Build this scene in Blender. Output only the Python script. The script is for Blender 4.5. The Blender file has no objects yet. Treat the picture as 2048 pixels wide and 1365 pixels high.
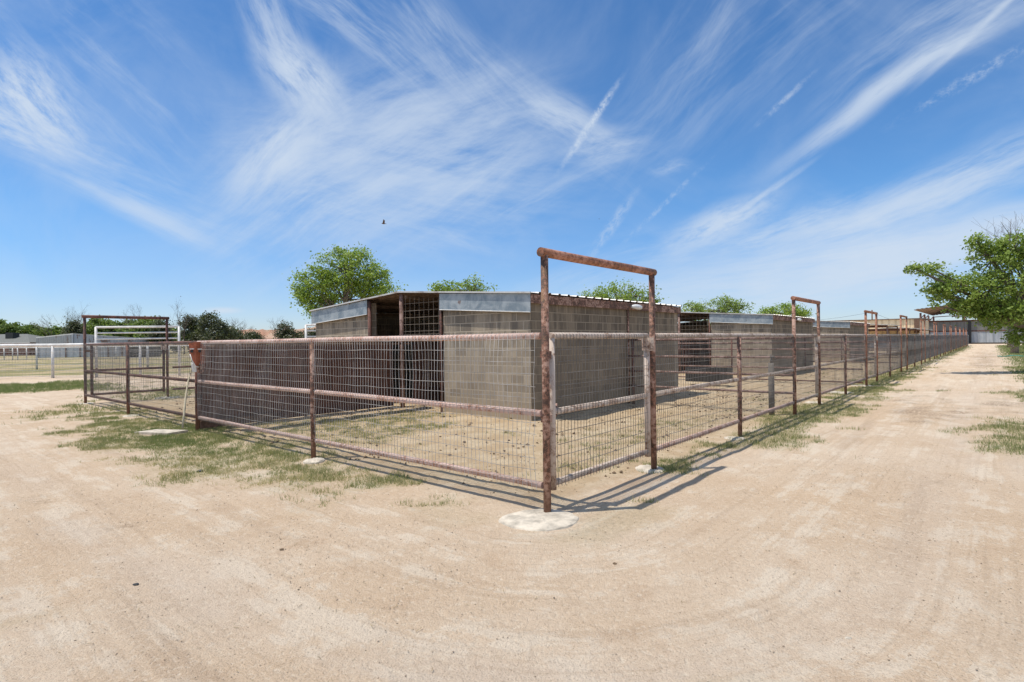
import bpy, math, random
import numpy as np
from mathutils import Vector, Matrix
random.seed(7); rng = np.random.default_rng(7)
SC = bpy.context.scene; COL = SC.collection
# ------------------------------------------------------------------ camera, sky, sun, exposure
F_PX = 1127.0; EYE = 1.45; ROLL = math.atan2(28, 2280); HCX, HCY = 1024.0, 683.0
cam_d = bpy.data.cameras.new('camera'); cam = bpy.data.objects.new('camera', cam_d); COL.objects.link(cam)
cam_d.sensor_width = 36.0; cam_d.lens = F_PX * 36.0 / 2048.0; cam_d.clip_start = 0.05; cam_d.clip_end = 20000
cam.matrix_world = Matrix.Translation((0, 0, EYE)) @ Matrix.Rotation(math.radians(90), 4, 'X') @ Matrix.Rotation(-ROLL, 4, 'Z')
SC.camera = cam
SC.view_settings.view_transform = 'Standard'; SC.view_settings.look = 'None'
SC.view_settings.exposure = 0.08; SC.view_settings.gamma = 1.0
SC.cycles.max_bounces = 6; SC.cycles.diffuse_bounces = 3; SC.cycles.glossy_bounces = 2; SC.cycles.transmission_bounces = 3
SUN_EL = math.radians(69.5); SH_AZ = math.radians(10.0)     # direction in which shadows fall
sun_from = Vector((-math.cos(SH_AZ) * math.cos(SUN_EL), -math.sin(SH_AZ) * math.cos(SUN_EL), math.sin(SUN_EL)))
sd = bpy.data.lights.new('sun', 'SUN'); sd.energy = 4.1; sd.angle = math.radians(0.5); sd.color = (1.0, 0.945, 0.85)
sun = bpy.data.objects.new('sun', sd); COL.objects.link(sun)
sun.rotation_euler = (-sun_from).to_track_quat('-Z', 'Y').to_euler(); sun.location = (0, 0, 40)

world = bpy.data.worlds.new('World'); SC.world = world; world.use_nodes = True
class NT:
    """small node-tree writer"""
    def __init__(s, tree): s.t = tree; s.n = tree.nodes; s.l = tree.links
    def add(s, typ, **kw):
        nd = s.n.new(typ)
        for k, v in kw.items():
            if k.startswith('_'): setattr(nd, k[1:], v)
            else: s.put(nd.inputs[k.replace('__', ' ')], v)
        return nd
    def put(s, sock, v):
        if isinstance(v, bpy.types.NodeSocket): s.l.new(v, sock)
        elif isinstance(v, bpy.types.Node): s.l.new(v.outputs[0], sock)
        else: sock.default_value = v
    def math(s, op, a, b=None, c=None, clamp=False):
        nd = s.n.new('ShaderNodeMath'); nd.operation = op; nd.use_clamp = clamp; s.put(nd.inputs[0], a)
        if b is not None: s.put(nd.inputs[1], b)
        if c is not None: s.put(nd.inputs[2], c)
        return nd.outputs[0]
    def xyz(s, x=0.0, y=0.0, z=0.0):
        nd = s.n.new('ShaderNodeCombineXYZ'); s.put(nd.inputs[0], x); s.put(nd.inputs[1], y); s.put(nd.inputs[2], z); return nd.outputs[0]
    def noise(s, vec, scale=5.0, detail=4.0, rough=0.5, dist=0.0, col=False):
        nd = s.n.new('ShaderNodeTexNoise'); s.put(nd.inputs['Vector'], vec)
        nd.inputs['Scale'].default_value = scale; nd.inputs['Detail'].default_value = detail
        nd.inputs['Roughness'].default_value = rough; nd.inputs['Distortion'].default_value = dist
        return nd.outputs['Color' if col else 'Fac']
    def ramp(s, v, a, b, lo=0.0, hi=1.0, smooth=True):
        nd = s.n.new('ShaderNodeMapRange'); nd.interpolation_type = 'SMOOTHSTEP' if smooth else 'LINEAR'
        s.put(nd.inputs[0], v)
        for i, q in enumerate((a, b, lo, hi)): nd.inputs[i + 1].default_value = q
        return nd.outputs[0]
    def mix(s, f, a, b, mode='MIX'):
        nd = s.n.new('ShaderNodeMix'); nd.data_type = 'RGBA'; nd.blend_type = mode
        s.put(nd.inputs[0], f)
        for sock, v in ((nd.inputs[6], a), (nd.inputs[7], b)):
            if isinstance(v, tuple) and len(v) == 3: v = v + (1.0,)
            s.put(sock, v)
        return nd.outputs[2]
def v4(c): return tuple(c) + (1.0,)

def build_sky():
    w = NT(world.node_tree); w.n.clear()
    sky = w.add('ShaderNodeTexSky'); sky.sky_type = 'NISHITA'; sky.sun_disc = False
    sky.sun_elevation = SUN_EL; sky.sun_rotation = math.atan2(sun_from.x, sun_from.y)
    sky.altitude = 1200; sky.air_density = 1.0; sky.dust_density = 0.6; sky.ozone_density = 2.2
    tc = w.add('ShaderNodeTexCoord'); sep = w.add('ShaderNodeSeparateXYZ', Vector=tc.outputs['Generated'])
    ay = w.math('MAXIMUM', w.math('ABSOLUTE', sep.outputs[1]), 0.05)
    u = w.math('DIVIDE', sep.outputs[0], ay); v = w.math('DIVIDE', sep.outputs[2], ay)
    uv = w.xyz(u, v, 0.0)
    warp = w.noise(uv, 1.6, 3.0, 0.5, 0.0, True)
    wv = w.add('ShaderNodeVectorMath', _operation='SUBTRACT'); w.put(wv.inputs[0], warp); wv.inputs[1].default_value = (0.5, 0.5, 0.5)
    ws = w.add('ShaderNodeVectorMath', _operation='SCALE'); w.put(ws.inputs[0], wv); ws.inputs[3].default_value = 0.13
    wa = w.add('ShaderNodeVectorMath', _operation='ADD'); w.put(wa.inputs[0], uv); w.put(wa.inputs[1], ws)
    P = wa.outputs[0]
    total = None
    # cirrus banks: centre and reach given as sky directions; angle of the wisps; noise scale, stretch, threshold, density
    L = [
     ((75, 190), -46, 140, 66, 15, 3.6, .27, 1.05), ((30, 235), -28, 130, 40, 15, 4.0, .28, .9), ((190, 295), -22, 300, 50, 9, 7.0, .38, .45), ((320, 425), -26, 170, 24, 10, 9.0, .22, .62),
     ((250, 370), -22, 330, 34, 9, 9.0, .32, .45), ((180, 80), -42, 420, 110, 8, 7.0, .42, .50), ((560, 80), -70, 190, 46, 12, 5.5, .34, .70), ((605, 165), -48, 115, 44, 15, 4.0, .25, 1.10),
     ((575, 310), 50, 130, 48, 11, 4.0, .28, .90), ((640, 240), 80, 120, 40, 12, 4.0, .34, .60), ((700, 340), 32, 330, 150, 8, 5.0, .30, .70), ((840, 290), 14, 330, 120, 9, 6.0, .34, .66),
     ((800, 330), -8, 380, 140, 7, 5.0, .30, .55), ((720, 60), -38, 300, 50, 11, 6.0, .36, .60), ((890, 90), -46, 200, 46, 12, 5.0, .38, .55), ((900, 390), 35, 260, 60, 9, 6.0, .38, .50),
     ((700, 430), -12, 330, 60, 7, 7.0, .38, .40), ((1130, 235), -24, 130, 36, 12, 4.0, .28, .80), ((1215, 290), 14, 90, 32, 12, 4.0, .28, .70), ((1187, 248), 55.5, 106, 7, 44, 1.1, .26, 1.0), ((1100, 380), 22, 220, 22, 10, 8.0, .36, .50),
     ((1800, 170), 30, 300, 22, 15, 7.0, .20, .95), ((1960, 62), 42, 160, 7, 18, 5.0, .18, .70), ((1900, 60), 32, 330, 60, 9, 8.0, .36, .55), ((1960, 150), 30, 190, 11, 30, 1.8, .40, .60), ((1380, 130), 55, 300, 70, 8, 8.0, .40, .40),
     ((1560, 60), 38, 500, 90, 6, 8.0, .42, .42), ((1430, 440), 29, 140, 30, 16, 3.2, .24, .95), ((1540, 385), 34, 120, 6, 20, 6.0, .2, .55), ((1560, 450), 18, 260, 36, 12, 5.0, .30, .65), ((1780, 420), 16, 420, 34, 10, 8.0, .28, .85),
     ((1900, 370), 19, 380, 44, 10, 8.0, .28, .9), ((1780, 500), 10, 620, 50, 8, 9.0, .20, 1.0), ((1960, 470), 12, 420, 46, 9, 8.0, .22, 1.0), ((1600, 570), 9, 560, 60, 8, 9.0, .24, .85), ((1250, 540), 14, 280, 60, 8, 7.0, .36, .5),
     ((1575, 200), 42, 80, 6, 40, 1.6, .34, .55), ((1225, 455), 54, 90, 10, 34, 1.6, .32, .6), ((1330, 410), 43, 130, 5, 40, 1.5, .38, .5), ((1345, 335), 12, 40, 12, 20, 3.0, .3, .5),
     ((445, 622), -1, 42, 6, 14, 6.0, .10, .85), ((915, 478), -22, 70, 10, 14, 4.0, .30, .5), ((1050, 200), -40, 300, 60, 9, 7.0, .40, .45)]
    for i, (c, ang, lx, ly, sc, st, th, gain) in enumerate(L):
        a = math.radians(ang)
        cu = (c[0] - 1024) / F_PX; cv = (HCY - c[1] - math.sin(ROLL) * (c[0] - 1024)) / F_PX
        m = w.add('ShaderNodeMapping', _vector_type='TEXTURE'); w.put(m.inputs[0], P if ly > 13 else uv)
        m.inputs['Location'].default_value = (cu, cv, 0); m.inputs['Rotation'].default_value = (0, 0, a)
        q = w.add('ShaderNodeVectorMath', _operation='MULTIPLY'); w.put(q.inputs[0], m); q.inputs[1].default_value = (F_PX / lx, F_PX / (ly * 1.25), 0)
        ln = w.add('ShaderNodeVectorMath', _operation='LENGTH'); w.put(ln.inputs[0], q)
        mask = w.ramp(ln.outputs['Value'], 1.35, 0.1)
        k = w.add('ShaderNodeVectorMath', _operation='MULTIPLY_ADD'); w.put(k.inputs[0], m); k.inputs[1].default_value = (sc / st, sc, 0); k.inputs[2].default_value = (i * 3.17, i * 1.7, i * 2.3)
        nz = w.noise(k, 2.6, 6.0, 0.68, 0.0)
        d = w.math('MULTIPLY', w.math('MULTIPLY', mask, w.ramp(nz, th + .0, th + 0.38)), gain)
        total = d if total is None else w.math('ADD', total, w.math('MULTIPLY', d, w.math('SUBTRACT', 1.0, w.math('MINIMUM', total, 1.0))))
    veil = w.math('MULTIPLY', w.ramp(w.noise(P, 2.6, 6.0, 0.6, 0.8), 0.38, 0.75), 0.20)
    total = w.math('MINIMUM', w.math('ADD', w.math('MULTIPLY', total, 0.80), veil), 0.86)
    total = w.math('MULTIPLY', total, w.ramp(v, 0.0, 0.07, 0.25, 1.0))
    # white cloud added overhead and behind the camera, unseen, to whiten the fill light
    over = w.math('MAXIMUM', w.ramp(sep.outputs[2], .56, .80), w.ramp(sep.outputs[1], .12, -.25))
    over = w.math('MULTIPLY', over, w.ramp(w.noise(tc.outputs['Generated'], 3.0, 3.0, .6), .25, .6, .28, .52))
    total = w.math('MAXIMUM', total, over)
    up = w.ramp(sep.outputs[2], -0.02, 0.0)
    total = w.math('MULTIPLY', total, up)
    hs = w.add('ShaderNodeHueSaturation', Color=sky.outputs[0]); hs.inputs['Saturation'].default_value = 1.10
    hs = w.add('ShaderNodeMix', _data_type='RGBA', _blend_type='MULTIPLY') if False else hs
    tint = w.mix(1.0, hs.outputs[0], (0.64, 0.90, 1.06), 'MULTIPLY')
    lowv = w.ramp(v, 0.0, 0.30, 0.70, 1.0); tint = w.mix(1.0, tint, w.xyz(w.math('POWER', lowv, -.20), w.math('POWER', lowv, .55), w.math('POWER', lowv, .42)), 'MULTIPLY')
    b1 = w.add('ShaderNodeBackground', Color=tint, Strength=0.14)
    b2 = w.add('ShaderNodeBackground', Color=(0.70, 0.80, 0.93, 1), Strength=0.88)
    ms = w.add('ShaderNodeMixShader'); w.put(ms.inputs[0], total); w.put(ms.inputs[1], b1); w.put(ms.inputs[2], b2)
    out = w.add('ShaderNodeOutputWorld', Surface=ms)
build_sky()

# ------------------------------------------------------------------ measuring helpers
def ray(px, py):
    u, v = px - HCX, py - HCY; c, s = math.cos(ROLL), math.sin(ROLL)
    return Vector(((c * u - s * v) / F_PX, 1.0, -(s * u + c * v) / F_PX))
def gnd(px, py, z=0.0):
    r = ray(px, py); t = (z - EYE) / r.z; return Vector((r.x * t, t, z))
def at(px, py, depth):
    r = ray(px, py); return Vector((r.x * depth, depth, EYE + r.z * depth))
CORNER = gnd(1090, 1026); CORNER.z = 0
ANG = math.atan2(1.0, 0.857)
RV = Vector((math.cos(ANG), math.sin(ANG), 0)); LV = Vector((-math.sin(ANG), math.cos(ANG), 0))
def rl(r, l, z=0.0): return CORNER + RV * r + LV * l + Vector((0, 0, z))

# numpy value noise
_lat = rng.random((256, 256))
def vnoise(x, y):
    x = np.asarray(x, float); y = np.asarray(y, float)
    xi = np.floor(x).astype(int); yi = np.floor(y).astype(int); fx = x - xi; fy = y - yi
    fx = fx * fx * (3 - 2 * fx); fy = fy * fy * (3 - 2 * fy)
    g = lambda a, b: _lat[a & 255, b & 255]
    return (g(xi, yi) * (1 - fx) + g(xi + 1, yi) * fx) * (1 - fy) + (g(xi, yi + 1) * (1 - fx) + g(xi + 1, yi + 1) * fx) * fy
def fbm(x, y, o=4):
    s = 0; a = 0.5; t = 0
    for i in range(o): s = s + a * vnoise(x * 2 ** i + 17.3 * i, y * 2 ** i + 9.1 * i); t += a; a *= 0.5
    return s / t
def to_rl(x, y):
    dx, dy = x - CORNER.x, y - CORNER.y
    return dx * RV.x + dy * RV.y, dx * LV.x + dy * LV.y
def height(x, y):
    x = np.asarray(x, float); y = np.asarray(y, float)
    d = np.hypot(x, y); r, l = to_rl(x, y)
    h = (fbm(x * 1.3, y * 1.3, 3) - 0.5) * 0.05 + (fbm(x * 6, y * 6, 3) - 0.5) * 0.022
    inside = ((r > 0.1) & (l > 0.1) & (l < 14.4) & (r < 99)).astype(float)
    h = h + inside * (fbm(x * 9 + 5, y * 9, 3) - 0.5) * 0.035
    berm = np.exp(-((r - 0.45) / 0.25) ** 2) * (l > -0.3) * (l < 7) * 0.02
    bl = np.exp(-((l + 0.15) / 0.3) ** 2) * (r > 0) * (r < 60) * 0.015
    h = h + (berm + bl) * fbm(x * 3, y * 3, 2) * 1.6
    near = np.clip((np.minimum(np.abs(r) + (l < -0.5) * 5 + (l > 15) * 5, np.abs(l) + (r < -0.5) * 5) - 0.02) / 0.3, 0.25, 1)
    tr = (np.sin((l + 3.1) * 5.2) * 0.5) * np.exp(-((l + 3.3) / 1.6) ** 2) * 0.006 * (r > -3)
    D = np.where((r < 0) & (l < 0), np.hypot(r, l), np.where(r < 0, -r, -l)); wn = (fbm(x * .35, y * .35, 3) - .5) * .9
    for c_, w_ in ((2.5, .2), (4.1, .2)): tr = tr - .016 * np.exp(-((D + wn - c_) / w_) ** 2) + .007 * np.exp(-((D + wn - c_ - .33) / .1) ** 2)
    tr = tr + (vnoise(x * 16, y * 16) - .5) * .010 * np.clip(14 / (d + 4), 0, 1) * near
    return h * near * np.clip(40 / (d + 5), 0, 1) + tr - 0.004

# ------------------------------------------------------------------ object helpers
def tag(o, label=None, cat=None, group=None, kind=None):
    if label: o['label'] = label
    if cat: o['category'] = cat
    if group: o['group'] = group
    if kind: o['kind'] = kind
    return o
def empty(name, loc, rz, label, cat, group=None):
    o = bpy.data.objects.new(name, None); COL.objects.link(o); o.location = loc; o.rotation_euler = (0, 0, rz)
    o.empty_display_size = 0.2
    return tag(o, label, cat, group)
class MB:
    def __init__(s): s.v = []; s.f = []; s.m = []; s.sm = []
    def face(s, pts, mi=0, sm=False):
        b = len(s.v); s.v += [tuple(p) for p in pts]; s.f.append(tuple(range(b, b + len(pts)))); s.m.append(mi); s.sm.append(sm)
    def box(s, a, b, mi=0):
        x0, y0, z0 = a; x1, y1, z1 = b; k = len(s.v)
        s.v += [(x0, y0, z0), (x1, y0, z0), (x1, y1, z0), (x0, y1, z0), (x0, y0, z1), (x1, y0, z1), (x1, y1, z1), (x0, y1, z1)]
        for q in ((0, 3, 2, 1), (4, 5, 6, 7), (0, 1, 5, 4), (1, 2, 6, 5), (2, 3, 7, 6), (3, 0, 4, 7)):
            s.f.append(tuple(k + i for i in q)); s.m.append(mi); s.sm.append(False)
    def hexa(s, bot, top, mi=0):
        k = len(s.v); n = len(bot); s.v += [tuple(p) for p in bot] + [tuple(p) for p in top]
        s.f.append(tuple(k + i for i in reversed(range(n)))); s.f.append(tuple(k + n + i for i in range(n)))
        for i in range(n): j = (i + 1) % n; s.f.append((k + i, k + j, k + n + j, k + n + i))
        s.m += [mi] * (n + 2); s.sm += [False] * (n + 2)
    def tube(s, pts, rad, n=8, cap=True, mi=0, sm=True):
        pts = [Vector(p) for p in pts]; m = len(pts); rads = rad if isinstance(rad, (list, tuple)) else [rad] * m
        k = len(s.v); t0 = None
        for i, p in enumerate(pts):
            t = (pts[min(i + 1, m - 1)] - pts[max(i - 1, 0)]).normalized()
            if t0 is None:
                u = t.orthogonal().normalized()
            else:
                u = (u - t * u.dot(t)).normalized()
            t0 = t; w = t.cross(u)
            for j in range(n):
                a = 2 * math.pi * j / n; s.v.append(tuple(p + (u * math.cos(a) + w * math.sin(a)) * rads[i]))
        for i in range(m - 1):
            for j in range(n):
                j2 = (j + 1) % n; s.f.append((k + i * n + j, k + i * n + j2, k + (i + 1) * n + j2, k + (i + 1) * n + j)); s.m.append(mi); s.sm.append(sm)
        if cap:
            s.f.append(tuple(k + j for j in reversed(range(n)))); s.f.append(tuple(k + (m - 1) * n + j for j in range(n))); s.m += [mi, mi]; s.sm += [False, False]
    def pipe(s, a, b, rad, n=12, seg=None, wob=0.0, cap=True):
        a = Vector(a); b = Vector(b); L = (b - a).length; seg = seg or max(1, int(L / 0.5))
        pts = [a.lerp(b, i / seg) + Vector([random.uniform(-wob, wob) for _ in range(3)]) * (0 < i < seg) for i in range(seg + 1)]
        s.tube(pts, rad, n, cap)
    def build(s, name, mats, parent=None, uv=True, loc=None, rz=0.0):
        me = bpy.data.meshes.new(name); me.from_pydata(s.v, [], s.f); mats = mats if isinstance(mats, (list, tuple)) else [mats]
        for m in mats: me.materials.append(m)
        me.polygons.foreach_set('material_index', s.m); me.polygons.foreach_set('use_smooth', s.sm)
        if uv:
            lay = me.uv_layers.new(name='box'); me.update()
            dat = np.zeros(len(me.loops) * 2)
            V = s.v; i = 0
            for p in me.polygons:
                nx, ny, nz = p.normal
                for li in p.vertices:
                    x, y, z = V[li]
                    if abs(nz) > 0.75: dat[i] = x; dat[i + 1] = y
                    elif abs(nx) > abs(ny): dat[i] = y; dat[i + 1] = z
                    else: dat[i] = x; dat[i + 1] = z
                    i += 2
            lay.data.foreach_set('uv', dat)
        me.update(); o = bpy.data.objects.new(name, me); COL.objects.link(o)
        if parent: o.parent = parent
        if loc is not None: o.location = loc; o.rotation_euler = (0, 0, rz)
        return o
def np_mesh(name, verts, faces, mat, attrs=None, n=3, parent=None):
    me = bpy.data.meshes.new(name); verts = np.asarray(verts, np.float32); faces = np.asarray(faces, np.int32)
    me.vertices.add(len(verts)); me.vertices.foreach_set('co', verts.ravel())
    me.loops.add(faces.size); me.loops.foreach_set('vertex_index', faces.ravel())
    me.polygons.add(len(faces)); me.polygons.foreach_set('loop_start', np.arange(len(faces), dtype=np.int32) * n)
    me.polygons.foreach_set('loop_total', np.full(len(faces), n, np.int32))
    for k, a in (attrs or {}).items():
        at_ = me.attributes.new(k, 'FLOAT', 'POINT'); at_.data.foreach_set('value', np.asarray(a, np.float32))
    me.materials.append(mat); me.update(calc_edges=True); me.validate()
    o = bpy.data.objects.new(name, me); COL.objects.link(o)
    if parent: o.parent = parent
    return o
def copy_tree(o, parent=None):
    c = o.copy(); COL.objects.link(c); c.parent = parent
    for ch in list(o.children): copy_tree(ch, c)
    return c

# ------------------------------------------------------------------ materials
def mat(name, fn):
    m = bpy.data.materials.new(name); m.use_nodes = True; t = NT(m.node_tree); t.n.clear()
    bs = t.add('ShaderNodeBsdfPrincipled'); out = t.add('ShaderNodeOutputMaterial')
    tc = t.add('ShaderNodeTexCoord'); bs.inputs['Roughness'].default_value = 0.8
    r = fn(t, bs, tc); t.l.new((r or bs).outputs[0], out.inputs['Surface']); return m
def bump(t, bs, h, strength=0.3, dist=0.01):
    b = t.add('ShaderNodeBump', Height=h); b.inputs['Strength'].default_value = strength; b.inputs['Distance'].default_value = dist
    t.l.new(b.outputs[0], bs.inputs['Normal'])
def objco(t, tc):
    oi = t.add('ShaderNodeObjectInfo'); a = t.add('ShaderNodeVectorMath', _operation='MULTIPLY_ADD')
    t.put(a.inputs[0], oi.outputs['Random']); a.inputs[1].default_value = (37.0, 51.0, 23.0); t.put(a.inputs[2], tc.outputs['Object'])
    return a.outputs[0]
def pipe_mat(name, paint, primer, rust, wear, rustth=.56):
    def fn(t, bs, tc):
        co = objco(t, tc)
        n1 = t.noise(co, 4.0, 6, .7); n2 = t.noise(co, 24, 5, .65); n3 = t.noise(co, 120, 3, .6)
        f1 = t.ramp(t.math('ADD', n1, t.math('MULTIPLY', t.math('SUBTRACT', n2, .5), .7)), wear - .07, wear + .07)
        c = t.mix(f1, v4(paint), v4(primer))
        nn = t.math('ADD', t.math('MULTIPLY', n2, .6), t.math('MULTIPLY', n3, .4))
        c = t.mix(t.ramp(t.math('ADD', nn, t.math('MULTIPLY', t.math('SUBTRACT', n1, .5), .5)), rustth - .04, rustth + .03), c, v4(rust))
        c = t.mix(t.ramp(t.noise(co, 11, 3, .5), .6, .72, 0, .55), c, (.26, .15, .07))
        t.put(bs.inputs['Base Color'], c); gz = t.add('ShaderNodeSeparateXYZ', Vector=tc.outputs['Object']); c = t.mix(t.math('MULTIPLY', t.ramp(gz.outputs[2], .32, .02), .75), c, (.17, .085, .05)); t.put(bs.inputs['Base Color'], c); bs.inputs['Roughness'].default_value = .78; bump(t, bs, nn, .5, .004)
    return mat(name, fn)
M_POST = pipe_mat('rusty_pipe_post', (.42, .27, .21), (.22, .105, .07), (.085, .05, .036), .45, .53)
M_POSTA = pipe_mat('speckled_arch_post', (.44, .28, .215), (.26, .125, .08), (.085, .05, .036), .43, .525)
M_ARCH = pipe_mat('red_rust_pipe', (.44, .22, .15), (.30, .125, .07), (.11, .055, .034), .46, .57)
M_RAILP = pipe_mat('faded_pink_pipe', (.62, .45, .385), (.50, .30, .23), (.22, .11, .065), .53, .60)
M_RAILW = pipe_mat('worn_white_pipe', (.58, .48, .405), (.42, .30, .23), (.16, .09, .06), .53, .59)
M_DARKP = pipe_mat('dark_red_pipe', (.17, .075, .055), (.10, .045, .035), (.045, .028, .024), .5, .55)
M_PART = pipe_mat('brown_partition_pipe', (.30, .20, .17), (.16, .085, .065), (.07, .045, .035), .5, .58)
def simple(name, col, rough=.7, var=.25, scale=8, metal=0.0, bmp=0.0):
    def fn(t, bs, tc):
        co = objco(t, tc); n = t.noise(co, scale, 5, .6)
        k = tuple(c * (1 - var) for c in col); q = tuple(min(1, c * (1 + var * .6)) for c in col)
        t.put(bs.inputs['Base Color'], t.mix(t.ramp(n, .3, .7), v4(k), v4(q)))
        bs.inputs['Roughness'].default_value = rough; bs.inputs['Metallic'].default_value = metal
        if bmp: bump(t, bs, n, bmp, .01)
    return mat(name, fn)
M_WIRE = simple('galvanised_wire', (.43, .415, .40), .5, .35, 3, .1)
M_WIRED = simple('dark_mesh_wire', (.19, .175, .16), .6, .4, 3, .1)  # darker grey than the other mesh wire
M_CAGE = simple('tan_cage_wire', (.30, .25, .20), .7, .3, 3, 0)
M_WHITE = simple('white_painted_pipe', (.72, .70, .67), .5, .18, 4)
M_CONC = simple('pale_concrete', (.54, .475, .385), .95, .34, 9, 0, .9)
M_LAMP = simple('clear_lamp_glass', (.75, .75, .73), .15, .1, 4)
M_CANOPY = simple('brown_canopy_sheet', (.30, .21, .15), .9, .5, 1.5)
M_DARK = simple('black_metal', (.03, .03, .03), .5)
M_STUB = simple('weathered_grey_post', (.17, .15, .13), .9, .3, 12)
M_HOSE = simple('pale_straw_hose', (.52, .45, .32), .8)
M_REDBOX = pipe_mat('rust_red_sheet', (.36, .11, .055), (.27, .075, .035), (.12, .045, .028), .5, .62)
M_TIMBER = simple('brown_board', (.17, .095, .06), .9, .4, 12)
def _block(t, bs, tc):
    uv = tc.outputs['UV']
    br = t.add('ShaderNodeTexBrick', Vector=uv, Scale=1.0)
    br.offset = .5; br.inputs['Brick Width'].default_value = .33; br.inputs['Row Height'].default_value = .165
    br.inputs['Mortar Size'].default_value = .0085; br.inputs['Mortar Smooth'].default_value = .25; br.inputs['Bias'].default_value = 0
    br.inputs['Color1'].default_value = (.0, .0, .0, 1); br.inputs['Color2'].default_value = (1, 1, 1, 1); br.inputs['Mortar'].default_value = (.5, .5, .5, 1)
    co = tc.outputs['Object']
    n = t.noise(co, 1.6, 5, .65); n2 = t.noise(co, 14, 5, .7); fine = t.noise(co, 130, 2, .6)
    sp = t.add('ShaderNodeSeparateXYZ', Vector=uv)
    st = t.noise(t.xyz(t.math('MULTIPLY', sp.outputs[0], 5.5), t.math('MULTIPLY', sp.outputs[1], .9), 0), 1.0, 5, .65)
    per = t.ramp(br.outputs['Color'], 0, 1, 0, 1, False)
    c = t.mix(per, (.255, .208, .155), (.41, .34, .255))
    c = t.mix(t.ramp(sp.outputs[1], .45, .0, 0, .45), c, (.42, .32, .21)) if False else c
    c = t.mix(t.ramp(n, .42, .66, 0, .55), c, (.37, .31, .24))
    hi = t.ramp(sp.outputs[1], 1.1, 1.7)
    c = t.mix(t.math('MULTIPLY', t.ramp(st, .44, .62), t.math('MULTIPLY_ADD', hi, .42, .22)), c, (.115, .10, .085))
    c = t.mix(t.ramp(n2, .35, .7, 0, .22), c, (.21, .175, .13)); c = t.mix(t.math('MULTIPLY', t.ramp(t.math('ADD', sp.outputs[1], t.math('MULTIPLY', t.math('SUBTRACT', n2, .5), .5)), .42, .05), .6), c, (.43, .33, .22))
    mo = t.math('MULTIPLY', br.outputs['Fac'], t.math('MULTIPLY_ADD', hi, .35, .6))
    c = t.mix(mo, c, (.50, .43, .335))
    t.put(bs.inputs['Base Color'], c); bs.inputs['Roughness'].default_value = .95
    bump(t, bs, t.math('SUBTRACT', t.math('ADD', t.math('MULTIPLY', fine, .25), t.math('MULTIPLY', n2, .25)), t.math('MULTIPLY', br.outputs['Fac'], .8)), .6, .008)
M_BLOCK = mat('concrete_block_wall', _block)
def _block_shade(t, bs, tc):
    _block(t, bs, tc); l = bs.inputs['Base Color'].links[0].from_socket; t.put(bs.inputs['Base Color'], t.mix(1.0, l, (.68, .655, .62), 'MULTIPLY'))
M_BLOCK_SHADE = mat('shade_darkened_block_wall', _block_shade)  # same block wall darkened evenly, painting in the shade of the side walls
def _galv(t, bs, tc):
    co = objco(t, tc); a = t.noise(co, 3.5, 6, .65, .6); b = t.noise(co, 16, 4, .6)
    c = t.mix(t.ramp(a, .34, .66), (.20, .25, .29), (.40, .44, .46))
    c = t.mix(t.ramp(b, .62, .75, 0, .6), c, (.55, .55, .52)); c = t.mix(t.ramp(t.noise(co, 5, 2), .68, .74, 0, .7), c, (.16, .07, .04))
    t.put(bs.inputs['Base Color'], c); bs.inputs['Metallic'].default_value = .25; bs.inputs['Roughness'].default_value = .55; bump(t, bs, a, .25, .01)
M_GALV = mat('galvanised_fascia', _galv)
def _roof(t, bs, tc):
    co = objco(t, tc); a = t.noise(co, 2.5, 6, .65)
    t.put(bs.inputs['Base Color'], t.mix(t.ramp(a, .5, .72), (.62, .60, .57), (.32, .24, .18)))
    bs.inputs['Roughness'].default_value = .5; bs.inputs['Metallic'].default_value = .2
M_ROOF = mat('weathered_roof_sheet', _roof)
M_UNDER = simple('rusty_roof_underside', (.20, .14, .10), .9, .5, 6)
def _rust(t, bs, tc):
    co = objco(t, tc); a = t.noise(co, 2.2, 6, .7); b = t.noise(co, 30, 4, .6)
    sp = t.add('ShaderNodeSeparateXYZ', Vector=tc.outputs['UV'])
    st = t.noise(t.xyz(t.math('MULTIPLY', sp.outputs[0], 9), sp.outputs[1], 0), 1.2, 4, .6)
    c = t.mix(t.ramp(a, .35, .65), (.10, .046, .033), (.155, .068, .045)); c = t.mix(t.ramp(st, .45, .7, 0, .5), c, (.06, .035, .028))
    c = t.mix(t.ramp(b, .6, .75, 0, .4), c, (.24, .12, .07))
    t.put(bs.inputs['Base Color'], c); bs.inputs['Roughness'].default_value = .85; bump(t, bs, t.math('ADD', a, b), .3, .01)
M_RUST = mat('rust_brown_sheet', _rust)
def ribbed(name, c1, c2, period=.3, rust=None, rough=.5, horizontal=None):
    def fn(t, bs, tc):
        sp = t.add('ShaderNodeSeparateXYZ', Vector=tc.outputs['UV']); co = objco(t, tc)
        s = t.math('SINE', t.math('MULTIPLY', sp.outputs[0], 2 * math.pi / period))
        rib = t.ramp(s, .72, .97)
        st = t.noise(t.xyz(t.math('MULTIPLY', sp.outputs[0], 3), t.math('MULTIPLY', sp.outputs[1], .4), 0), 1.0, 5, .6)
        c = t.mix(t.ramp(st, .35, .65), v4(c1), v4(c2))
        if rust:
            c = t.mix(t.ramp(t.noise(co, .55, 6, .7), .53, .62, 0, .85), c, v4(rust))
        c = t.mix(t.math('MULTIPLY', rib, .3), c, tuple(q * .55 for q in c1) + (1,))
        t.put(bs.inputs['Base Color'], c); bs.inputs['Roughness'].default_value = rough; bs.inputs['Metallic'].default_value = .15
        bump(t, bs, rib, .9, .05)
    return mat(name, fn)
M_TAN = ribbed('tan_corrugated_wall', (.80, .59, .35), (.88, .67, .42), .75)
M_PALEW = ribbed('pale_corrugated_wall', (.45, .47, .50), (.55, .56, .58), .75)
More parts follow.
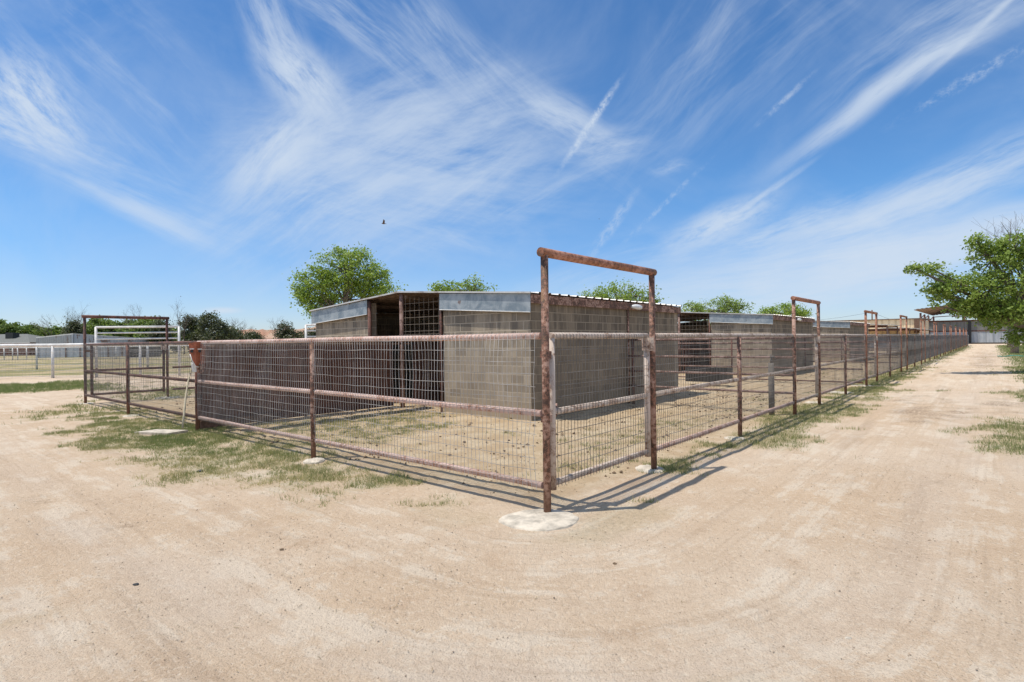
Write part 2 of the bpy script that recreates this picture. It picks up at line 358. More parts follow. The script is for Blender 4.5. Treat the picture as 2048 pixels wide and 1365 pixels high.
M_BARN = ribbed('grey_corrugated_barn_wall', (.30, .34, .38), (.42, .45, .48), .95)
M_BARND = ribbed('dull_corrugated_barn_wall', (.17, .17, .165), (.23, .225, .21), .95)
M_GREYB = ribbed('dark_grey_metal_wall', (.20, .205, .215), (.27, .27, .28), .8, (.14, .08, .055))
M_GREYL = ribbed('light_metal_wall', (.42, .45, .50), (.55, .57, .60), .8, (.20, .10, .06))
M_BRICKR = simple('red_brick_wall', (.26, .12, .085), .9, .3, 3)
M_SHING = simple('grey_shingle_roof', (.17, .17, .155), .9, .2, 5)
def _soil(t, bs, tc):
    co = tc.outputs['Object']; gm = t.add('ShaderNodeAttribute', _attribute_name='grass'); pm = t.add('ShaderNodeAttribute', _attribute_name='pen'); fm = t.add('ShaderNodeAttribute', _attribute_name='field')
    big = t.noise(co, .33, 5, .6); mid = t.noise(co, 2.3, 8, .68); fine = t.noise(co, 24, 6, .72); grit = t.noise(co, 110, 2, .7)
    rot = t.add('ShaderNodeMapping'); t.put(rot.inputs[0], co); rot.inputs['Rotation'].default_value = (0, 0, -ANG); rot.inputs['Scale'].default_value = (.35, 3.2, 1)
    # Mapping rotates after scaling, so rotate first and scale next
    rot.inputs['Scale'].default_value = (1, 1, 1)
    ld = t.add('ShaderNodeAttribute', _attribute_name='lane_d'); ls = t.add('ShaderNodeAttribute', _attribute_name='lane_s')
    sc = t.add('ShaderNodeCombineXYZ'); t.put(sc.inputs[0], t.math('MULTIPLY', ls.outputs['Fac'], .20)); t.put(sc.inputs[1], t.math('MULTIPLY', ld.outputs['Fac'], 2.4)); rt = t.add('ShaderNodeAttribute', _attribute_name='rut')
    streak = t.noise(sc, 1.0, 5, .6, .3)
    c = t.mix(t.ramp(big, .36, .64), (.59, .435, .295), (.65, .51, .375))
    crust = t.math('ADD', t.noise(sc, 1.3, 6, .7), t.math('MULTIPLY', t.math('SUBTRACT', fine, .5), .55)); c = t.mix(t.ramp(t.math('ADD', crust, t.math('MULTIPLY', t.math('SUBTRACT', mid, .5), .9)), .53, .60, 0, .6), c, (.74, .635, .505))
    c = t.mix(t.ramp(mid, .46, .30, 0, .5), c, (.49, .335, .215))
    c = t.mix(t.ramp(streak, .52, .68, 0, .5), c, (.42, .30, .205)); c = t.mix(t.ramp(streak, .44, .3, 0, .3), c, (.60, .50, .40))
    c = t.mix(t.math('MULTIPLY', rt.outputs['Fac'], .6), c, (.60, .485, .38)); wv_ = t.noise(t.xyz(t.math('MULTIPLY', ls.outputs['Fac'], .5), t.math('MULTIPLY', ld.outputs['Fac'], 22), 0), 1, 3, .6); c = t.mix(t.math('MULTIPLY', t.ramp(wv_, .5, .7), .28), c, (.42, .30, .20))
    sm = t.add('ShaderNodeAttribute', _attribute_name='scuff'); c = t.mix(t.math('MULTIPLY', sm.outputs['Fac'], t.ramp(fine, .40, .56)), c, (.24, .165, .11))
    c = t.mix(t.ramp(fine, .54, .72, 0, .5), c, (.36, .245, .155)); c = t.mix(t.ramp(fine, .47, .33, 0, .6), c, (.74, .625, .485))
    c = t.mix(t.ramp(grit, .58, .68, 0, .5), c, (.29, .205, .14)); c = t.mix(t.ramp(grit, .44, .34, 0, .4), c, (.76, .65, .51))
    pen = t.mix(t.ramp(mid, .4, .65), (.46, .335, .20), (.57, .45, .295)); pen = t.mix(t.ramp(fine, .54, .66, 0, .6), pen, (.24, .17, .10))
    c = t.mix(t.math('MULTIPLY', pm.outputs['Fac'], .85), c, pen)
    fl = t.mix(t.ramp(t.noise(co, .22, 5, .65), .42, .58), (.44, .34, .20), (.24, .22, .10)); fl = t.mix(t.ramp(t.noise(co, .5, 4, .6), .56, .66), fl, (.50, .40, .28))
    c = t.mix(fm.outputs['Fac'], c, fl)
    gr = t.mix(t.ramp(fine, .4, .6), (.42, .33, .17), (.24, .23, .11))
    c = t.mix(t.math('MULTIPLY', gm.outputs['Fac'], .6), c, gr)
    t.put(bs.inputs['Base Color'], c); bs.inputs['Roughness'].default_value = .97; bs.inputs['Specular IOR Level'].default_value = .15
    h = t.math('ADD', t.math('MULTIPLY', fine, .6), t.math('ADD', t.math('MULTIPLY', grit, .25), t.math('MULTIPLY', mid, .6)))
    bump(t, bs, h, 1.0, .045)
M_SOIL = mat('sandy_soil', _soil)
def leafy(name, cols, trans=.35, rough=.45):
    def fn(t, bs, tc):
        a = t.add('ShaderNodeAttribute', _attribute_name='tone')
        c = t.mix(t.ramp(a.outputs['Fac'], 0, .5, 0, 1, False), v4(cols[0]), v4(cols[1])); c = t.mix(t.ramp(a.outputs['Fac'], .5, 1, 0, 1, False), c, v4(cols[2]))
        t.put(bs.inputs['Base Color'], c); bs.inputs['Roughness'].default_value = rough; bs.inputs['Specular IOR Level'].default_value = .3
        tr = t.add('ShaderNodeBsdfTranslucent', Color=t.mix(.5, c, (.25, .38, .05)))
        ms = t.add('ShaderNodeMixShader'); ms.inputs[0].default_value = trans; t.put(ms.inputs[1], bs); t.put(ms.inputs[2], tr); return ms
    return mat(name, fn)
M_LEAF1 = leafy('cottonwood_leaves', ((.13, .20, .03), (.28, .40, .06), (.46, .55, .15)), .45)
M_LEAF2 = leafy('mulberry_leaves', ((.11, .165, .03), (.25, .35, .065), (.42, .50, .15)), .42, .38)
M_LEAF3 = leafy('dark_evergreen_foliage', ((.05, .06, .032), (.085, .095, .05), (.15, .15, .085)), .15)
M_LEAF4 = leafy('bush_foliage', ((.085, .125, .03), (.16, .22, .05), (.25, .31, .09)), .35)
M_GRASS = leafy('grass_blades', ((.17, .215, .075), (.31, .30, .14), (.55, .45, .23)), .3, .7)
M_TWIG = simple('grey_brown_bark', (.17, .14, .115), .9, .35, 9)
M_BARK = simple('pale_bark', (.26, .215, .165), .95, .35, 7, 0, .6)
def _hill(t, bs, tc):
    co = tc.outputs['Object']; n = t.noise(co, .02, 6, .65); sp = t.add('ShaderNodeSeparateXYZ', Vector=co)
    st = t.noise(t.xyz(t.math('MULTIPLY', sp.outputs[0], .004), 0, t.math('MULTIPLY', sp.outputs[2], .22)), 1, 4, .6)
    c = t.mix(t.ramp(n, .4, .6), (.36, .19, .12), (.44, .29, .20)); c = t.mix(t.ramp(st, .5, .6, 0, .6), c, (.24, .14, .10))
    c = t.mix(t.ramp(t.noise(co, .06, 4, .7), .55, .65, 0, .6), c, (.26, .25, .17))
    t.put(bs.inputs['Base Color'], c); bs.inputs['Roughness'].default_value = 1
M_HILL = mat('red_mesa_rock', _hill)
M_STONE = simple('pebbles', (.38, .29, .21), .9, .5, 14)
M_CLOD = simple('dung_and_clods', (.17, .115, .07), 1, .4, 40)
M_BIRD = simple('brown_feathers', (.12, .075, .05), .8, .4, 30)

# ------------------------------------------------------------------ ground sheet with vegetation masks
def poly_mask(poly, x, y, soft):
    P = [gnd(*p) for p in poly]; n = len(P); ins = np.zeros(x.shape, bool); dmin = np.full(x.shape, 1e9)
    for i in range(n):
        a, b = P[i], P[(i + 1) % n]
        c = ((a.y > y) != (b.y > y)) & (x < (b.x - a.x) * (y - a.y) / (b.y - a.y + 1e-12) + a.x); ins ^= c
        ex, ey = b.x - a.x, b.y - a.y; t = np.clip(((x - a.x) * ex + (y - a.y) * ey) / (ex * ex + ey * ey + 1e-12), 0, 1)
        dmin = np.minimum(dmin, np.hypot(x - a.x - t * ex, y - a.y - t * ey))
    s = np.where(ins, dmin, -dmin); return np.clip(s / soft * .5 + .5, 0, 1)
# (outline as directions on the ground, softness m, density, dryness 0 green..1 straw)
PATCH = [
 ([(90, 824), (172, 806), (260, 824), (400, 846), (640, 905), (780, 958), (720, 982), (600, 968), (440, 940), (250, 922), (205, 890), (160, 850)], .5, .95, .5),
 ([(330, 845), (430, 855), (520, 880), (470, 900), (300, 900), (215, 885), (250, 862)], .5, 1.2, .08),
 ([(200, 905), (330, 915), (520, 935), (640, 965), (760, 985), (640, 1000), (420, 960), (220, 930)], .3, .5, .85),
 ([(440, 862), (620, 838), (860, 815), (900, 860), (760, 900), (560, 880)], .5, .38, .55),
 ([(1290, 940), (1480, 858), (1640, 797), (1760, 748), (1860, 712), (1932, 692), (1936, 697), (1850, 735), (1770, 782), (1700, 835), (1570, 885), (1440, 920), (1350, 955)], .45, .95, .42),
 ([(1930, 872), (1990, 842), (2060, 836), (2400, 830), (2400, 960), (2100, 915), (1990, 902)], .5, 1.0, .35),
 ([(1985, 786), (2060, 780), (2400, 785), (2400, 812), (2080, 806)], .4, 1.0, .3),
 ([(1995, 692), (2400, 690), (2400, 772), (2060, 768), (2040, 745), (2012, 715)], .8, 1.2, .05),
 ([(-500, 790), (-100, 792), (60, 787), (170, 778), (300, 790), (170, 762), (60, 768), (-100, 774), (-500, 775)], .6, 1.1, .15),
 ([(300, 775), (420, 782), (360, 800), (250, 800)], .4, .8, .35),
 ([(560, 965), (900, 1000), (1010, 1045), (1000, 1075), (800, 1030), (580, 1000)], .4, .34, .5),
 ([(1010, 1052), (1160, 1052), (1190, 1020), (1340, 980), (1300, 1030), (1180, 1085), (1040, 1085)], .25, .42, .5),
 ([(1120, 900), (1290, 850), (1560, 790), (1500, 840), (1300, 900), (1120, 970)], .5, .12, .5)]
def veg(x, y):
    d = np.zeros_like(x); dry = np.zeros_like(x); wsum = np.full_like(x, 1e-6)
    br = fbm(x * 1.7 + 3, y * 1.7, 4)
    for poly, soft, den, dr in PATCH:
        m = poly_mask(poly, x, y, soft * 1.6); k = np.clip((m + (br - .5) * (.5 if den > 1.15 else 1.0 if den >= 1 else 1.5) - .38) * 2.4, 0, 1) * den
        d = np.maximum(d, k); dry += k * dr; wsum += k
    for (px, py, rr) in [(1091, 1038, .34), (631, 924, .17), (1300, 941, .15), (320, 866, .3)]:
        q = gnd(px, py); d = d * (np.hypot(x - q.x, y - q.y) > rr)
    return d, dry / wsum
def build_ground():
    n = 620
    t = np.linspace(-1, 1, n); xs = np.sinh(t * 8.0) / np.sinh(8.0) * 6000 + t * 22
    t2 = np.linspace(0, 1, n); ys = np.sinh(t2 * 7.6) / np.sinh(7.6) * 7000 + t2 * 26 - 1.0
    ys = np.concatenate([[-3000, -300, -60, -15, -5], ys]); X, Y = np.meshgrid(xs, ys); x = X.ravel(); y = Y.ravel()
    z = height(x, y); d, _ = veg(x, y); r, l = to_rl(x, y)
    pen = np.clip(np.minimum(np.minimum(r, l), 14.5 - l) * 2 + .3 + (fbm(x * 2, y * 2, 3) - .5), 0, 1) * (r < 99)
    field = np.clip((y - 27 + (fbm(x * .3, y * .3, 3) - .5) * 5) / 2, 0, 1) * (l > 15.5) + np.clip((y - 120) / 20, 0, 1) * (l <= 15.5)
    field = np.clip(field + np.clip((x - 26) / 3, 0, 1) * (l < -10), 0, 1)
    D = np.where((r < 0) & (l < 0), np.hypot(r, l), np.where(r < 0, -r, -l)); wn = (fbm(x * .35, y * .35, 3) - .5) * .9
    rut = (np.exp(-((D + wn - 2.5) / .22) ** 2) + np.exp(-((D + wn - 4.1) / .24) ** 2) + .6 * np.exp(-((D - wn - 3.3) / .12) ** 2)) * np.clip(fbm(x * .9, y * .9, 3) * 2 - .3, 0, 1) * (D > 0)
    scuff = np.zeros_like(x); bz = fbm(x * 2.2 + 8, y * 2.2, 4)
    for pl in ([(1790, 820), (1840, 792), (1870, 792), (1880, 810), (1850, 832), (1800, 830)], [(1830, 830), (1930, 812), (1960, 825), (1900, 850), (1840, 848)], [(1950, 812), (2010, 800), (2048, 815), (1990, 832)], [(1960, 700), (1995, 712), (1980, 745), (1940, 730)]):
        scuff = np.maximum(scuff, np.clip((poly_mask(pl, x, y, .6) + (bz - .5) * 2 - .45) * 2, 0, .8))
    m = len(xs); k = len(ys); i = np.arange((k - 1) * (m - 1)); a = (i // (m - 1)) * m + i % (m - 1)
    f = np.stack([a, a + 1, a + m + 1, a + m], 1)
    o = np_mesh('ground', np.stack([x, y, z], 1), f, M_SOIL, {'grass': np.clip(d, 0, 1), 'pen': pen, 'field': field, 'scuff': scuff, 'lane_d': D, 'lane_s': r - l, 'rut': rut}, 4)
    o.data.polygons.foreach_set('use_smooth', [True] * len(o.data.polygons)); tag(o, kind='structure')
build_ground()
def scatter(n, box, dens):
    x = rng.uniform(box[0], box[1], n); y = rng.uniform(box[2], box[3], n); k = rng.random(n) < dens(x, y); return x[k], y[k]
def build_grass():
    VS = []; FS = []; TS = []; base = 0
    for box, n, hs in [((-9, 3, 5, 13), 620000, .72), ((-30, -9, 8, 26), 300000, 1.6), ((0, 12, 5, 20), 560000, .8), ((9, 30, 9, 26), 420000, 1.1), ((12, 75, 16, 85), 800000, 2.3), ((-75, -10, 14, 26), 80000, 2.0)]:
        def dens(x, y):
            d, _ = veg(x, y); cl = fbm(x * 7, y * 7, 3); return np.where(d > .45, d * np.clip((cl - .27) * 3.6, .18, 1), d * np.clip((cl - .45) * 8, 0, 1) * 1.6)
        x, y = scatter(n, box, dens); _, dry = veg(x, y)
        z = height(x, y); m = len(x); a = rng.uniform(0, 2 * np.pi, m); hh = rng.uniform(.016, .05, m) * hs ** .6 * (.6 + 1.3 * fbm(x * 7, y * 7, 3)) * (1.25 - .55 * dry); wd = rng.uniform(.0025, .0055, m) * hs
        le = rng.uniform(-.035, .035, (2, m)) * hs ** .6
        ca, sa = np.cos(a) * wd, np.sin(a) * wd
        v = np.stack([np.stack([x - ca, y - sa, z - .004], 1), np.stack([x + ca, y + sa, z - .004], 1), np.stack([x + le[0], y + le[1], z + hh], 1)], 1).reshape(-1, 3)
        VS.append(v); FS.append(np.arange(m * 3).reshape(-1, 3) + base); base += m * 3
        tone = np.clip(dry * 1.05 + rng.normal(0, .16, m) + (fbm(x * 2.5, y * 2.5, 3) - .5) * .9, 0, 1); TS.append(np.repeat(tone, 3))
    o = np_mesh('grass', np.concatenate(VS), np.concatenate(FS), M_GRASS, {'tone': np.concatenate(TS)})
    tag(o, 'short green and straw coloured grass in patches beside the fences', 'grass', kind='stuff')
build_grass()
def build_bits(name, m, n_list, label, cat, smin, smax, flat=.6):
    oct_v = np.array([(1, 0, 0), (0, 1, 0), (-1, 0, 0), (0, -1, 0), (0, 0, 1), (0, 0, -1)], float); oct_f = np.array([(0, 1, 4), (1, 2, 4), (2, 3, 4), (3, 0, 4), (1, 0, 5), (2, 1, 5), (3, 2, 5), (0, 3, 5)])
    VS = []; FS = []; b = 0
    for box, n, dens in n_list:
        x, y = scatter(n, box, dens); k = len(x); z = height(x, y)
        s = smin * (smax / smin) ** (rng.random(k) ** 3.2)
        j = rng.uniform(.6, 1.3, (k, 6, 1)) * oct_v[None] * s[:, None, None] * np.array([1, 1, flat])
        a = rng.uniform(0, 6.28, k); c, sn = np.cos(a), np.sin(a)
        X = j[..., 0] * c[:, None] - j[..., 1] * sn[:, None]; Y = j[..., 0] * sn[:, None] + j[..., 1] * c[:, None]
        v = np.stack([X + x[:, None], Y + y[:, None], j[..., 2] + z[:, None] + s[:, None] * .15], 2).reshape(-1, 3)
        VS.append(v); FS.append((oct_f[None] + (np.arange(k) * 6)[:, None, None]).reshape(-1, 3) + b); b += k * 6
    tag(np_mesh(name, np.concatenate(VS), np.concatenate(FS), m), label, cat, kind='stuff')
one = lambda x, y: np.full(x.shape, 1.0) * (fbm(x * 1.2, y * 1.2, 3) ** 2 * 2.2)
build_bits('gravel', M_STONE, [((-5, 5, 1.9, 7), 42000, one), ((-12, 14, 5, 16), 26000, one)], 'small pebbles strewn over the pale dirt', 'gravel', .0014, .0068)
def inpen(x, y):
    r, l = to_rl(x, y); return ((r > .15) & (l > .15) & (l < 14)) * np.clip((fbm(x * 2.4, y * 2.4, 3) - .38) * 4, 0, 1)
build_bits('dung_clods', M_CLOD, [((-9, 7, 5, 16), 14000, inpen), ((3, 22, 8, 30), 9000, inpen)], 'dark clods and dry dung scattered over the pen floor', 'clods', .007, .034, .7)

def build_litter():
    VS = []; FS = []; b = 0
    for box, n, dn in (((-6, 6, 1.9, 8), 2600, lambda x, y: np.clip((fbm(x * 1.5, y * 1.5, 3) - .42) * 4, 0, 1)), ((-8, 8, 5, 16), 9000, inpen)):
        x, y = scatter(n, box, dn); k = len(x); z = height(x, y) + .004; a = rng.uniform(0, 6.28, k); L = rng.uniform(.008, .04, k); w = rng.uniform(.0008, .002, k); a2 = a + rng.uniform(-.6, .6, k)
        c, s_ = np.cos(a), np.sin(a); p0 = np.stack([x, y, z], 1); p1 = p0 + np.stack([c * L, s_ * L, rng.uniform(0, .006, k)], 1); nrm = np.stack([-s_ * w, c * w, 0 * w], 1); up = np.array([0, 0, .0015])
        v = np.stack([p0 - nrm, p0 + nrm, p1 + nrm, p1 - nrm], 1).reshape(-1, 3); VS.append(v); FS.append(np.arange(k * 4).reshape(-1, 4) + b); b += k * 4
    tag(np_mesh('straw_litter', np.concatenate(VS), np.concatenate(FS), simple('straw', (.33, .25, .14), .9, .5, 5), n=4), 'bits of dry straw and twigs lying on the dirt and pen floor', 'straw', kind='stuff')
build_litter()
def rock(px, py, sz, label, m):
    q = gnd(px, py); b = MB(); rings = []; n = 9; ph = [random.uniform(.75, 1.25) for _ in range(n)]
    for zz, rr_ in ((-.2, .8), (.15, 1.0), (.5, .8), (.72, .4)): rings.append([(sz * rr_ * ph[i] * math.cos(6.283 * i / n) * 1.3, sz * rr_ * ph[(i + 2) % n] * math.sin(6.283 * i / n), sz * zz * random.uniform(.85, 1.15)) for i in range(n)])
    for a, c in zip(rings, rings[1:]):
        for i in range(n): j = (i + 1) % n; b.face([a[i], a[j], c[j], c[i]])
    b.face(rings[-1]); o = b.build('rock', m, loc=(q.x, q.y, float(height(q.x, q.y)))); tag(o, label, 'rock', 'loose rocks on the dirt')
rock(1697, 1268, .016, 'pale whitish stone alone in the right foreground', M_CONC)
rock(272, 1170, .013, 'dark grey stone in the left foreground', M_DARK); rock(563, 1104, .012, 'brown stone in the middle left foreground', M_CLOD); rock(1229, 1128, .011, 'brown stone just right of the corner footing', M_CLOD); rock(400, 941, .03, 'dark stone at the edge of the left grass', M_DARK)
# ------------------------------------------------------------------ fence builders (local x along the run, y * side = outward)
R_POST, R_RAIL = .031, .029
Z_TOP, Z_MID, Z_BOT = 1.49, .835, .225
def wire_mesh(x0, x1, side, near, z0=.19, z1=1.50, dx=.0508, dz=.1016, rad=.0026, yoff=.033, bent=.0055):
    b = MB(); y = side * yoff; n = int((x1 - x0) / dx); nz = int((z1 - z0) / dz)
    zs = [z1 - .03 - i * dz for i in range(nz + 1)]; seg = 7 if near else 2; ph = random.uniform(0, 9)
    def wob(x, z): return bent * (math.sin(x * 2.1 + ph) + math.sin(x * 5.3 + z * 2 + ph)) * (1 if near else .6)
    for i in range(n + 1):
        x = x0 + i * dx; q = random.gauss(0, bent * .6); pts = []
        for k in range(seg + 1):
            z = z0 + (z1 - z0) * k / seg
            fr = math.sin(math.pi * min(1, max(0, (z - .3) / .5))) if z < .8 else math.sin(math.pi * min(1, max(0, (z - .85) / .6)))
            pts.append((x + (wob(x * 1.7, z) * 1.6 + q + random.gauss(0, bent * .25)) * fr, y + wob(x, z) * fr * side, z))
        pts.append((x, y - side * .035, z1 + .022))
        b.tube(pts, rad, 3, False)
    for z in zs:
        ns = max(2, int((x1 - x0) / (.2 if near else .8))); pz = random.uniform(0, 6)
        b.tube([(x0 + (x1 - x0) * k / ns, y + side * .002, z + (math.sin(pz + k * .8) * .4 + random.gauss(0, .3)) * bent) for k in range(ns + 1)], rad * 1.05, 3, False)
    return b
def post_mb(x, y, h, rad, n=14):
    b = MB(); b.tube([(x, y, -.12), (x, y, h * .5), (x, y, h)], rad, n); return b
def fence(loc, rz, length, posts, side, near, label, rails=(Z_TOP, Z_MID, Z_BOT), mr=None, mp=None, name='mesh_fence', group=None, wire_bent=.0055, post_h=1.47, cat='fence', mesh=True, start=0.0, mrs=None, rad_w=.0026):
    t = empty(name, loc, rz, label, cat, group); n = 14 if near else 8
    for x in posts: post_mb(x, side * .026, post_h, R_POST if near else .032, n).build('post', mp or M_POST, t)
    for i, z in enumerate(rails):
        b = MB(); b.pipe((start, 0, z), (length, 0, z), R_RAIL, n, max(2, int(length / 1.2)), .004); b.build('rail', (mrs[i] if mrs else (mr or M_RAILW)), t)
    if mesh: wire_mesh(start + .04, length - .04, side, near, bent=wire_bent, rad=rad_w).build('wire_mesh', M_WIRE if mr is M_RAILP else M_WIRED, t, uv=False)
    return t
def arch(loc, rz, w, side, near, label, m=None, h=2.19, group='overhead pipe arches above the gates'):
    t = empty('gate_arch', loc, rz, label, 'gate arch', group); n = 18 if near else 8; y = side * .026
    for x in (0, w): post_mb(x, y, h - .02, .0325, n).build('post', M_POSTA if near and m is M_ARCH else (m or M_ARCH), t)
    b = MB(); b.pipe((-.055, y, h), (w + .055, y, h), .039, n, 4, .002); b.build('top_bar', m or M_ARCH, t)
    return t
def gate(loc, rz, x0, x1, side, near, label, m=None, group='mesh gates under the arches', wm=True):
    t = empty('gate', loc, rz, label, 'gate', group); n = 14 if near else 8; m = m or M_RAILW
    for x in (x0, x1):
        b = MB(); b.tube([(x, 0, .17), (x, 0, .8), (x, 0, 1.47)], .032, n); b.build('stile', m, t)
    for z in (Z_TOP, Z_MID, Z_BOT):
        b = MB(); b.pipe((x0 - .03 if z == Z_TOP else x0, 0, z), (x1, 0, z), R_RAIL, n, 4, .002); b.build('rail', m, t)
    if wm: wire_mesh(x0 + .04, x1 - .04, side, near, rad=.0028).build('wire_mesh', M_WIRED, t, uv=False)
    if near:
        b = MB()
        for z in (Z_MID - .05, 1.33): b = MB(); b.box((x0 - .10, -.02, z - .03), (x0 - .02, .045, z + .03)); b.build('hinge', M_POST, t)
        b = MB(); b.tube([(x0 + .03, -.01, Z_MID - .03), (x0 + .12, .04, Z_MID + .05)], .018, 8); b.build('brace', M_POST, t)
        b = MB(); b.box((x1 - .055, -.06, 1.33), (x1 - .047, .03, 1.47)); b.box((x1 + .047, -.06, 1.33), (x1 + .055, .03, 1.47)); b.box((x1 - .055, -.06, 1.325), (x1 + .055, -.052, 1.345)); b.box((x1 - .03, -.065, 1.35), (x1 + .03, -.05, 1.44))
        b.build('latch', M_RAILW, t)
    return t
def footing(px, py, rad, h, label, ax=1.0):
    q = gnd(px, py); t = MB(); n = 34; K = [(1.04, -.03), (.96, h * .35), (.86, h * .8), (.6, h), (.3, h * .9), (.0, h * 1.05)]
    ctl = [random.uniform(.8, 1.2) for _ in range(6)]
    rr = []
    for i in range(n):
        u = i / n * 6; j = int(u); f_ = u - j; rr.append(rad * 1 / ((1 - f_) / ctl[j % 6] + f_ / ctl[(j + 1) % 6]) + random.uniform(-.03, .03) * rad)
    rings = []
    for s, z in K[:-1]:
        rings.append([(rr[i] * s * math.cos(2 * math.pi * i / n) * ax, rr[i] * s * math.sin(2 * math.pi * i / n), z + random.uniform(-.22, .22) * h) for i in range(n)])
    for a, b2 in zip(rings, rings[1:]):
        for i in range(n): j = (i + 1) % n; t.face([a[i], a[j], b2[j], b2[i]])
    for i in range(n): t.face([rings[-1][i], rings[-1][(i + 1) % n], (0, 0, h * 1.05)])
    o = t.build('concrete_footing', M_CONC, loc=(q.x, q.y, -.004)); return tag(o, label, 'footing', 'concrete footings under the fence posts')
footing(1083, 1037, .30, .02, 'large pale concrete footing under the near corner post', 1.0)
footing(630, 923, .13, .025, 'small concrete footing under the left fence post nearest the corner')
footing(1303, 940, .16, .03, 'concrete footing under the second post of the tallest looking arch')
footing(1466, 878, .15, .02, 'thin pale footing at the post between the first and second arches')
footing(1628, 806, .2, .02, 'pale footing lump at the far post of the second arch')
footing(1680, 786, .33, .02, 'flat pale footing right after the second arch')
footing(1722, 772, .33, .02, 'flat pale footing before the third arch')
footing(262, 833, .17, .02, 'round footing of the left fence post between horse head and end arch')
footing(172, 808, .2, .02, 'pale footing under the leftmost arch post')
footing(335, 797, .3, .03, 'footing seen through the mesh under the inner post of the left arch')
q = gnd(318, 866); b = MB(); b.hexa([(-.36, -.12, -.02), (.3, -.14, -.02), (.42, .16, -.02), (-.22, .2, -.02)], [(-.36, -.12, .022), (.3, -.14, .02), (.42, .16, .026), (-.22, .2, .022)])
tag(b.build('paving_slab', M_CONC, loc=q, rz=-.2), 'flat pale slab lying in the green grass left of the hose', 'slab')

# arches and gates along the right-hand line
SK = [0, 7.72, 15.5, 23.6, 31.8, 40.0, 48.4, 56.3, 64.9, 73.2, 82.3, 90.6]; ENDR = 98.6
ORD = ['first', 'second', 'third', 'fourth', 'fifth', 'sixth', 'seventh', 'eighth', 'ninth', 'tenth', 'eleventh', 'last']
for k, s in enumerate(SK):
    near = k < 2; w = 1.95
    nm = 'rusty overhead pipe arch, ' + (ORD[k] + ' counted from the near corner along the dirt road' if k else 'biggest in view, rising from the near corner post')
    arch(rl(s, 0), ANG, w, -1, near, nm, M_ARCH if k else M_ARCH, 2.19 if k < 3 else 2.27)
    gate(rl(s, 0), ANG, .115, w - .09, -1, k < 3, 'mesh gate of worn white pipe under the ' + ORD[k] + ' arch from the near corner', M_RAILW)
    e = SK[k + 1] if k + 1 < len(SK) else ENDR; L = e - s - w
    posts = [(4.81 - 1.95)] if k == 0 else [L * .5]
    if L > 5.6: posts = [L * .48]
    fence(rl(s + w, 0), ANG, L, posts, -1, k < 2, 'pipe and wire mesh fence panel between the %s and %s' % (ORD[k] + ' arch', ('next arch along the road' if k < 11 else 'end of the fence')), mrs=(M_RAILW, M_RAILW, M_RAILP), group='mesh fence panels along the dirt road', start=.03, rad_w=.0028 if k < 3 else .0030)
b = post_mb(0, 0, 1.5, .05, 8); tag(b.build('end_post', M_WHITE, loc=rl(ENDR, 0)), 'pale post closing the far end of the roadside fence', 'post')

# left-hand line: corner to horse-head post to end arch
fence(CORNER, ANG + math.pi / 2, 7.33, [3.64], 1, True, 'long mesh fence panel with faded pink rails left of the near corner', mr=M_RAILP, group='mesh fence panels on the left side', start=.02, wire_bent=.0085)
fence(rl(0, 7.33), ANG + math.pi / 2, 7.17, [0.0, 3.69], 1, True, 'mesh fence panel with dark red rails running to the leftmost arch', mr=M_DARKP, mp=M_DARKP, group='mesh fence panels on the left side', start=.02)
arch(rl(0, 14.5), ANG, 1.86, 1, False, 'dark red pipe arch at the far left corner of the pens', M_DARKP, 2.2)
gate(rl(0, 14.5), ANG, .13, 1.76, 1, True, 'dark mesh gate under the far left arch', M_DARKP)
fence(rl(1.95, 14.5), ANG, 5.7, [2.9], 1, True, 'far side mesh fence seen through the left panels', mr=M_DARKP, mp=M_DARKP, group='mesh fence panels on the left side', start=.03)

# ------------------------------------------------------------------ pen partitions
def partition(r, l0, l1, rails, posts, label, rr=.024):
    t = empty('pipe_partition', rl(r, l0), ANG + math.pi / 2, label, 'partition', 'pipe partitions between the pens')
    for z in rails: b = MB(); b.pipe((0, 0, z), (l1 - l0, 0, z), rr, 10, 5, .004); b.build('rail', M_PART, t)
    for x in posts: post_mb(x, 0, 1.5, .03, 10).build('post', M_DARKP if x > 1 else M_POST, t)
partition(7.7, -.02, 3.46, (1.44, 1.075, .74, .405), (3.36,), 'rail partition meeting the side wall of the nearest block shed')
partition(15.5, .06, 14.4, (1.45, 1.29, 1.08, .49, .10), (3.8, 7.3, 11), 'rail partition crossing in front of the second block shed')
partition(23.3, .06, 3.45, (1.44, 1.2, .95, .70, .40), (3.36,), 'rail partition meeting the side wall of the second block shed')
partition(31.8, .06, 14.4, (1.44, 1.2, .95, .70, .35), (3.5, 7.3, 11), 'rail partition in front of the third block shed')
partition(40.0, .06, 14.4, (1.44, 1.1, .7, .35), (3.5, 7.3), 'rail partition behind the third block shed')
# rust sheet divider running back from the horse-head post to the first shed
t = empty('sheet_divider', rl(.10, 7.5), ANG, 'rust brown sheet metal divider from the left fence to the nearest shed', 'divider')
x = 0
for L in (1.95, 1.15, 1.0):
    b = MB(); ns = 12; y0 = random.uniform(-.012, .012)
    for yy, zz in ((0, 0),):
        b.hexa([(x + .015, y0 - .004, .015), (x + L - .012, y0 - .004 + random.uniform(-.01, .01), .015), (x + L - .012, y0 + .004, .015), (x + .015, y0 + .004, .015)],
               [(x + .015, y0 - .004, 1.44), (x + L - .012, y0 - .004, 1.44), (x + L - .012, y0 + .004, 1.44), (x + .015, y0 + .004, 1.44)])
    b.build('sheet', M_RUST, t)
    post_mb(x, .035, 1.45, .03, 8).build('post', M_DARKP, t); x += L
b = MB(); b.box((0, -.03, 1.445), (4.05, .03, 1.475)); b.build('cap_rail', M_TIMBER, t)
